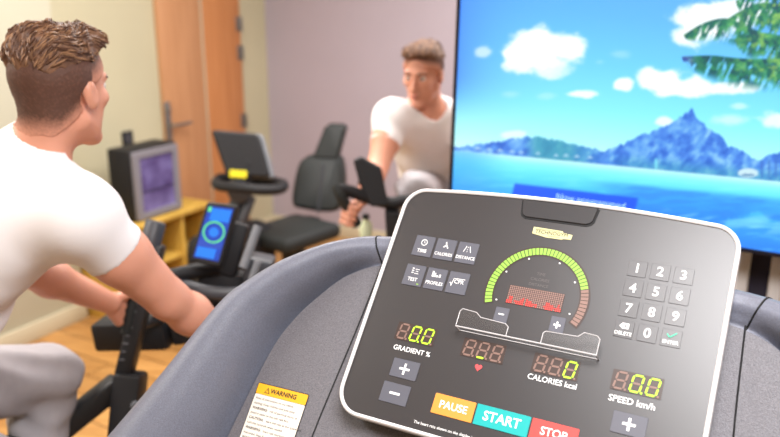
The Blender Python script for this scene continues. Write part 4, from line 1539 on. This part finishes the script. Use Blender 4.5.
m = MB(L_)
m.plate(rrect(0, 0, lw_, lh, 0.003), 0.0, 0.0008, M_ink2)
m.plate(rrect(0, -0.0085, lw_ - 0.0024, lh - 0.0195, 0.002), 0.0006, 0.0011, M_lab)
m.plate(rrect(0, lh / 2 - 0.0095, lw_ - 0.0024, 0.0165, 0.002), 0.0006, 0.0012, M_labo)
m.text('WARNING', 0.004, lh / 2 - 0.0098, 0.0102, 0.0016, M_ink2, bold=0.03)
m.add([(-0.0325, lh / 2 - 0.0145, 0.0016), (-0.0215, lh / 2 - 0.0145, 0.0016), (-0.027, lh / 2 - 0.0050, 0.0016)], [(0, 1, 2)], M_ink2)
m.add([(-0.0305, lh / 2 - 0.0135, 0.0018), (-0.0235, lh / 2 - 0.0135, 0.0018), (-0.027, lh / 2 - 0.0072, 0.0018)], [(0, 1, 2)], M_labo)
m.text('!', -0.027, lh / 2 - 0.0112, 0.0065, 0.002, M_ink2)
lines = [('', 'Read all instructions on use before'), ('', 'starting. Keep children and pets away.'), ('WARNING:', ' risk of personal injury, to'), ('', 'avoid it stand on the side rails first.'),
         ('CAUTION:', ' start and stop at low speed and'), ('', 'hold the handrails when needed.'), ('WARNING:', ' heart rate monitoring may be'), ('', 'inaccurate. Stop if you feel faint.'),
         ('WARNING:', ' keep clothing and towels away'), ('', 'from the moving belt surface.'), ('DANGEROUS:', ' to reduce the risk of shock'), ('', 'unplug before cleaning or service.'), ('ATTENTION:', ' use the safety clip at all times'), ('', 'while exercising on this machine.'),
         ('CAUTION:', ' do not step off while moving.')]
for i, (b_, t_) in enumerate(lines):
    yy = lh / 2 - 0.0245 - i * 0.0079
    uu = -lw_ / 2 + 0.005
    if b_:
        m.text(b_, uu, yy, 0.0058, 0.0014, M_ink2, bold=0.025, align='LEFT')
        uu += 0.0040 * len(b_)
    m.text(t_, uu, yy, 0.0052, 0.0014, M_ink2, align='LEFT', bold=0.004)
m.build('warning_label', tm)['label'] = 'white warning label with orange heading'


# console
def console_outline(grow=0.0, seg=10):
    """rounded rectangle 0.50 x 0.383 with a gently arched top"""
    hw, top, bot = 0.252 + grow, 0.128 + grow, -0.247 - grow
    out = []
    rt_, rb_ = 0.036 + grow, 0.040 + grow
    for k in range(seg + 1):
        a = math.radians(90 * k / seg); out.append((hw - rt_ + rt_ * math.cos(a), top - rt_ + rt_ * math.sin(a)))
    for k in range(1, 14):
        u_ = (hw - rt_) * (1 - 2 * k / 14); out.append((u_, top + 0.0085 * (1 - (u_ / (hw - rt_)) ** 2)))
    for k in range(seg + 1):
        a = math.radians(90 + 90 * k / seg); out.append((-(hw - rt_) + rt_ * math.cos(a), top - rt_ + rt_ * math.sin(a)))
    for k in range(seg + 1):
        a = math.radians(180 + 90 * k / seg); out.append((-(hw - rb_) + rb_ * math.cos(a), bot + rb_ + rb_ * math.sin(a)))
    for k in range(seg + 1):
        a = math.radians(270 + 90 * k / seg); out.append((hw - rb_ + rb_ * math.cos(a), bot + rb_ + rb_ * math.sin(a)))
    return out


m = MB(K); m.plate(console_outline(-0.004), -0.020, 0.0, M_face); con = m.build('console', tm)
con['label'] = 'dark satin console face with white rim'
m = MB(K); m.plate(console_outline(-0.012), -0.030, -0.0195, M_black); m.build('console_back', con)
m = MB(K); m.ringplate(console_outline(0.0015), console_outline(-0.0042), -0.016, 0.0035, M_silver, 0.0018); m.build('rim', con)['label'] = 'white rounded rim'
# cover over the accessory slot at the top
m = MB(K)
to = [(-0.059, 0.129), (-0.0555, 0.107), (-0.053, 0.1025), (-0.047, 0.0995), (0.046, 0.0995), (0.053, 0.1025), (0.0565, 0.107), (0.060, 0.129)]
m.plate(to, -0.004, 0.0008, M_seam)
ti = [(-0.0575, 0.1305), (-0.0535, 0.1085), (-0.051, 0.1045), (-0.046, 0.102), (0.045, 0.102), (0.0505, 0.1045), (0.054, 0.1085), (0.0575, 0.1305)]
m.plate(ti, -0.004, 0.0028, M_tab, 0.001); m.build('slot_cover', con)
# logo plate
m = MB(K)
lg = [(-0.030, 0.0775), (-0.022, 0.0762), (-0.008, 0.0738), (0.016, 0.0738), (0.018, 0.0752), (0.029, 0.0755), (0.030, 0.0835), (0.016, 0.0850), (0.014, 0.0875), (-0.030, 0.0885)]
m.plate(lg, 0, 0.0009, M_cream_l, 0.0003)
m.text('TECHNOGYM', -0.001, 0.0812, 0.0079, 0.0014, M_logo)
m.add([(-0.026, 0.0853, 0.0012), (0.010, 0.0853, 0.0012), (0.010, 0.0857, 0.0012), (-0.026, 0.0857, 0.0012), (-0.006, 0.0763, 0.0012), (0.012, 0.0763, 0.0012), (0.012, 0.0768, 0.0012), (-0.006, 0.0768, 0.0012)], [(0, 1, 2, 3), (4, 5, 6, 7)], M_logo)
m.build('logo_plate', con)

T1 = 0.0016          # height of printing above keys


def key(u_, v_, w_, h_, mt_, name='key', raise_=0.0012, r=0.0012, sl=0.0):
    mm = MB(K)
    q = np.array(rrect(0, 0, w_, h_, r, 3)); q[:, 0] += q[:, 1] * sl
    mm.plate(q + [u_, v_], 0.0, raise_, mt_, 0.0003)
    return mm


def bar(mm, cx, cy, w_, h_, mt_, wz=T1):
    mm.flat([(cx - w_ / 2, cy - h_ / 2), (cx + w_ / 2, cy - h_ / 2), (cx + w_ / 2, cy + h_ / 2), (cx - w_ / 2, cy + h_ / 2)], wz, mt_)


def arcband(mm, cx, cy, r0, r1, a0, a1, mt_, n=20, wz=T1):
    A_ = np.radians(np.linspace(a0, a1, n + 1))
    V = [(cx + r1 * math.cos(a), cy + r1 * math.sin(a), wz) for a in A_] + [(cx + r0 * math.cos(a), cy + r0 * math.sin(a), wz) for a in A_]
    mm.add(V, [(i, n + 1 + i, n + 2 + i, i + 1)[::-1] for i in range(n)], mt_)


def stroke(mm, pts, wd, mt_, wz=T1):
    for a, b in zip(pts[:-1], pts[1:]):
        a, b = np.array(a), np.array(b)
        n = np.array([-(b - a)[1], (b - a)[0]]); n = n / (np.linalg.norm(n) + 1e-9) * wd / 2
        mm.flat([a - n, b - n, b + n, a + n], wz, mt_)


kw, kh = 0.0325, 0.0345
ku, kv, kdu, kdv = -0.1947, 0.0300, 0.0368, 0.0499
for i, nm in enumerate(('TIME', 'CALORIES', 'DISTANCE')):
    cx, cy = ku + i * kdu, kv
    mm = key(cx, cy, kw, kh, M_key)
    if i == 0:
        arcband(mm, cx, cy + 0.006, 0.0042, 0.0054, 0, 360, M_ink); stroke(mm, [(cx, cy + 0.009), (cx, cy + 0.006), (cx + 0.002, cy + 0.005)], 0.0008, M_ink)
    elif i == 1:
        stroke(mm, [(cx - 0.0005, cy + 0.012), (cx + 0.001, cy + 0.0075), (cx - 0.003, cy + 0.003)], 0.0018, M_ink); stroke(mm, [(cx + 0.001, cy + 0.0075), (cx + 0.0045, cy + 0.002)], 0.0017, M_ink)
    else:
        stroke(mm, [(cx - 0.006, cy + 0.001), (cx - 0.0025, cy + 0.011)], 0.001, M_ink); stroke(mm, [(cx + 0.006, cy + 0.001), (cx + 0.0025, cy + 0.011)], 0.001, M_ink)
        for q in (0.002, 0.0055, 0.009):
            bar(mm, cx, cy + q, 0.0008, 0.0018, M_ink)
    mm.text(nm, cx, cy - 0.0085, 0.0082 if i == 0 else 0.0072, T1, M_ink, bold=0.012, sx=0.92)
    mm.build('key', con)
for i, nm in enumerate(('TEST', 'PROFILES', 'CPR')):
    cx, cy = ku + i * kdu, kv - kdv
    mm = key(cx, cy, kw, kh, M_key)
    if i == 0:
        for q, l_ in ((0.011, 0.007), (0.0075, 0.004), (0.004, 0.007)):
            bar(mm, cx - 0.0035, cy + q, 0.0035, 0.0015, M_ink); bar(mm, cx + 0.0035, cy + q - 0.001, l_, 0.0009, M_ink)
        bar(mm, cx + 0.0105, cy - 0.0135, 0.003, 0.0018, M_limeg)
    elif i == 1:
        for q, l_ in ((-0.006, 0.009), (-0.0025, 0.0065), (0.0015, 0.003), (0.006, 0.005)):
            bar(mm, cx + q, cy + 0.003 + l_ / 2, 0.0028, l_, M_ink)
    if i < 2:
        mm.text(nm, cx, cy - 0.0072, 0.0082 if i == 0 else 0.0076, T1, M_ink, bold=0.012, sx=0.92)
    else:
        mm.text(nm, cx + 0.002, cy + 0.0015, 0.0088, T1, M_ink, bold=0.012)
        stroke(mm, [(cx - 0.0125, cy - 0.001), (cx - 0.0105, cy - 0.001), (cx - 0.009, cy - 0.006), (cx - 0.0072, cy + 0.006), (cx - 0.0072, cy + 0.0062), (cx + 0.011, cy + 0.0066)], 0.0009, M_ink)
    mm.build('key', con)

# number pad
nu, nv, ndu, ndv = 0.1292, 0.0468, 0.0304, 0.0296
for r_ in range(4):
    for c_ in range(3):
        cx, cy = nu + c_ * ndu, nv - r_ * ndv
        mm = key(cx, cy, 0.025, 0.0235, M_key2, raise_=0.0008)
        ch = ('1', '2', '3', '4', '5', '6', '7', '8', '9', 'D', '0', 'E')[r_ * 3 + c_]
        if ch == 'D':
            mm.flat([(cx - 0.0065, cy + 0.004), (cx - 0.003, cy + 0.0005), (cx + 0.006, cy + 0.0005), (cx + 0.006, cy + 0.0085), (cx - 0.003, cy + 0.0085)], T1, M_ink)
            stroke(mm, [(cx, cy + 0.0025), (cx + 0.0035, cy + 0.0065)], 0.001, M_key2, T1 + 0.0003); stroke(mm, [(cx, cy + 0.0065), (cx + 0.0035, cy + 0.0025)], 0.001, M_key2, T1 + 0.0003)
            mm.text('DELETE', cx, cy - 0.0062, 0.0068, T1, M_ink, bold=0.02)
        elif ch == 'E':
            stroke(mm, [(cx - 0.006, cy + 0.005), (cx - 0.002, cy + 0.0008), (cx + 0.006, cy + 0.0078)], 0.0019, M_green_ink)
            mm.text('ENTER', cx, cy - 0.0062, 0.0068, T1, M_ink, bold=0.02)
        else:
            mm.text(ch, cx, cy, 0.0188, T1, M_ink, bold=0.018)
        mm.build('key', con)

# arc gauge of lit bars
gx, gy, gR, gr = 0.0, -0.0178, 0.0745, 0.0640
A0, A1, NS = 198.5, -27.5, 50
m = MB(K); arcband(m, gx, gy, gr - 0.002, gR + 0.0025, A1 - 1, A0 + 1, M_dbg, 60, 0.0004); gauge = m.build('gauge', con)
for k in range(NS):
    a0 = A0 + (A1 - A0) * k / NS
    a1 = A0 + (A1 - A0) * (k + 0.80) / NS
    lit = (a0 + a1) / 2 > 17
    mm = MB(K); arcband(mm, gx, gy, gr, gR, a1, a0, M_limeg if lit else M_dimg, 3, 0.0010); mm.build('gauge_bar', con)
for du, dv in ((-0.055, -0.034), (-0.052, 0.011), (-0.024, 0.0365), (0.022, 0.037), (0.050, 0.012), (0.0535, -0.035)):
    mm = MB(K); mm.plate([(du + 0.0013 * math.cos(t), dv + 0.0013 * math.sin(t)) for t in np.linspace(0, 2 * math.pi, 13)[:-1]], 0.0, 0.001, M_ink); mm.build('gauge_dot', con)
m = MB(K)
for k, s_ in enumerate(('TIME', 'CALORIES', 'DISTANCE')):
    m.text(s_, 0.0, 0.0155 - 0.0085 * k, 0.0062, 0.0007, M_grey_ink)
m.build('gauge_caption', con)
# dot matrix window
m = MB(K); m.plate(rrect(0, -0.0218, 0.0825, 0.0285, 0.001), 0.0, 0.0006, M_dbg)
for i in range(28):
    for j in range(10):
        cx, cy = -0.039 + i * 0.00289, -0.0218 + (j - 4.5) * 0.00275
        base_lit = j <= 1 and not (i in (3, 9, 16, 17, 18)) or (j <= 3 and i in (1, 2, 8, 10, 20, 21, 26)) or (j <= 2 and i in (7, 11, 12, 22, 23))
        mt_ = M_mred if base_lit and not (j == 0 and i % 5 == 4) else M_mdot
        bar(m, cx, cy, 0.0020, 0.0020, mt_, 0.0010)
m.build('dot_matrix', con)
# plus and minus below the gauge
mm = key(-0.0415, -0.0555, 0.0205, 0.0225, M_key); bar(mm, -0.0415, -0.0545, 0.0085, 0.0022, M_ink); mm.build('key', con)
mm = key(0.0405, -0.0535, 0.0205, 0.0225, M_key); bar(mm, 0.0405, -0.0545, 0.0098, 0.0026, M_ink); bar(mm, 0.0405, -0.0545, 0.0026, 0.0098, M_ink, T1 + 0.0001); mm.build('key', con)

# seven segment displays
SEG = {'0': 'abcdef', '8': 'abcdefg', '_': 'd', ' ': ''}


def digit(mm, cx, cy, w_, h_, lit, point=False, pl=False, sl=0.14):
    t = 0.0027
    hw, hh = w_ / 2, h_ / 2
    segs = dict(a=((-hw, hh), (hw, hh)), b=((hw, hh), (hw, 0)), c=((hw, 0), (hw, -hh)), d=((-hw, -hh), (hw, -hh)), e=((-hw, 0), (-hw, -hh)), f=((-hw, hh), (-hw, 0)), g=((-hw, 0), (hw, 0)))
    for k, (a, b) in segs.items():
        a, b = np.array(a), np.array(b)
        d = (b - a) / np.linalg.norm(b - a); n = np.array([-d[1], d[0]])
        a2, b2 = a + d * 0.0006, b - d * 0.0006
        P = np.array([a2, a2 + d * t / 2 + n * t / 2, b2 - d * t / 2 + n * t / 2, b2, b2 - d * t / 2 - n * t / 2, a2 + d * t / 2 - n * t / 2])[::-1]
        P[:, 0] += P[:, 1] * sl
        on = k in SEG[lit]
        mm.flat(P + [cx, cy], 0.0011 + (0.0002 if on else 0), M_lime if on else M_dim)
    if point:
        bx, by = cx + hw + 0.0028 - hh * sl, cy - hh
        mm.flat([(bx - 0.0014, by - 0.0014), (bx + 0.0014, by - 0.0014), (bx + 0.0014, by + 0.0014), (bx - 0.0014, by + 0.0014)], 0.0013, M_lime if pl else M_dim)


def display(cu, cv, digs, pts=(0, 0, 0)):
    mm = MB(K)
    mm.plate(rrect(cu, cv, 0.0645, 0.0275, 0.0015), 0.0, 0.0006, M_dbg)
    for k in range(3):
        digit(mm, cu + (k - 1) * 0.0205, cv, 0.0126, 0.0218, digs[k], True, bool(pts[k]))
    return mm


display(-0.1615, -0.1095, ' 00', (0, 1, 0)).build('digit_display', con)
display(0.1600, -0.1110, ' 00', (0, 1, 0)).build('digit_display', con)
display(-0.0530, -0.1120, ' _ ').build('digit_display', con)
display(0.0525, -0.1120, '  0').build('digit_display', con)
for s_, u_, v_, sz in (('GRADIENT %', -0.1595, -0.1355, 0.0104), ('SPEED km/h', 0.1585, -0.1360, 0.0118), ('CALORIES kcal', 0.0525, -0.1330, 0.0108)):
    mm = MB(K); mm.text(s_, u_, v_, sz, 0.0006, M_ink, bold=0.014); mm.build('display_caption', con)
hx = [(0.0053 * (16 * math.sin(t) ** 3) / 16, 0.0053 * (13 * math.cos(t) - 5 * math.cos(2 * t) - 2 * math.cos(3 * t) - math.cos(4 * t)) / 15) for t in np.linspace(0, 2 * math.pi, 33)[:-1]][::-1]
mm = MB(K); mm.plate(np.array(hx) + [-0.053, -0.137], 0.0, 0.0008, M_heart); mm.build('heart_symbol', con)['label'] = 'red heart symbol'
# gradient and speed keys
for s_ in (-1, 1):
    cx = 0.1610 * s_
    mm = key(cx, -0.1645, 0.043, 0.0275, M_key); bar(mm, cx, -0.1645, 0.0165, 0.0034, M_ink); bar(mm, cx, -0.1645, 0.0034, 0.0165, M_ink, T1 + 0.0001); mm.build('key', con)
    mm = key(cx * 1.02, -0.2020, 0.044, 0.0295, M_key); bar(mm, cx * 1.02, -0.2020, 0.0165, 0.0034, M_ink); mm.build('key', con)
# pause, start, stop
for s_, cx, w_, mt_ in (('PAUSE', -0.0720, 0.0618, M_org), ('START', -0.0005, 0.0768, M_teal), ('STOP', 0.0715, 0.0628, M_red)):
    mm = key(cx, -0.2000, w_, 0.0285, mt_, sl=0.0)
    mm.text(s_, cx, -0.2, 0.0182 if s_ == 'START' else 0.0150, T1, M_ink, bold=0.02, sx=1.0)
    mm.build('key', con)
mm = MB(K); mm.text('The heart rate shown on the display is approximate', -0.123, -0.2325, 0.0058, 0.0006, M_ink, align='LEFT', bold=0.008); mm.build('fine_print', con)

# clear reading rack across the console
m = MB(K)
WL = 0.020
m.box((0.005, -0.090, WL / 2), np.eye(3), (0.202, 0.0022, WL), M_clear)


def rackplate(pts):
    P = np.array(pts, float)
    m.plate(P, WL - 0.0022, WL, M_clear)


rl = [(-0.096, -0.090), (-0.020, -0.090), (-0.020, -0.0760), (-0.025, -0.0725), (-0.063, -0.0705), (-0.071, -0.0645), (-0.093, -0.0630), (-0.096, -0.0670)]
rr_ = [(0.030, -0.090), (0.106, -0.090), (0.106, -0.0680), (0.102, -0.0640), (0.084, -0.0630), (0.077, -0.0700), (0.033, -0.0715), (0.030, -0.0745)]
rackplate(rl); rackplate(rr_)
rack = m.build('reading_rack', con); rack['label'] = 'clear plastic reading rack'
m = MB(K)
for P in (rl, rr_):
    Q3 = [(x, y, WL) for x, y in P + [P[0]]]
    for a, b in zip(Q3[:-1], Q3[1:]):
        m.tube([a, b], 0.00065, M_edge, 6)
m.tube([(-0.096, -0.090, WL), (0.106, -0.090, WL)], 0.0011, M_edge, 6)
m.tube([(-0.096, -0.090, 0.001), (0.106, -0.090, 0.001)], 0.0007, M_edge, 6)
for x in (-0.096, 0.106):
    m.tube([(x, -0.090, 0), (x, -0.090, WL)], 0.0009, M_edge, 6)
m.build('rack_edge', con)

# running deck and uprights below the console
M_belt = mat('running_belt', lin(40, 40, 42), 0.8, bump=0.4, bscale=500)
TA = np.array([Uh, Fh, UZ])
dk = np.array([TWv[0], TWv[1], 0])


def D(u_, f_, z_):
    return dk + Uh * u_ + Fh * f_ + UZ * z_


m = MB(); m.box(D(0, -0.62, 0.1), TA, (0.86, 1.75, 0.16), M_hood, 0.02); m.build('deck', tm)
m = MB(); m.box(D(0, -0.68, 0.184), TA, (0.52, 1.6, 0.012), M_belt, 0.003); m.build('running_belt', tm)
for s_ in (-1, 1):
    m = MB(); m.box(D(s_ * 0.345, -0.68, 0.19), TA, (0.13, 1.58, 0.025), M_rim, 0.008); m.build('side_rail', tm)
m = MB(); m.box(D(0, 0.3, 0.19), TA, (0.86, 0.5, 0.34), M_rim, 0.07, 4); m.build('motor_cover', tm)
for s_ in (-1, 1):
    top_ = K(np.array([[s_ * 0.40, -0.25, -0.19]]))[0]
    m = MB(); m.beam(D(s_ * 0.36, 0.32, 0.25), top_, 0.09, 0.13, M_rim, Uh, 0.02); m.build('upright', tm)
    e0 = K(np.array([[s_ * 0.58, -0.46, -0.06]]))[0]
    m = MB(); m.tube([e0, e0 - Fh * 0.12 - UZ * 0.06, e0 - Fh * 0.26 - UZ * 0.1], [0.04, 0.03, 0.022], M_rim, 14, 5); m.build('handrail', tm)

# drop the scratch properties used while building
for o in bpy.data.objects:
    if '_b' in o.keys():
        del o['_b']
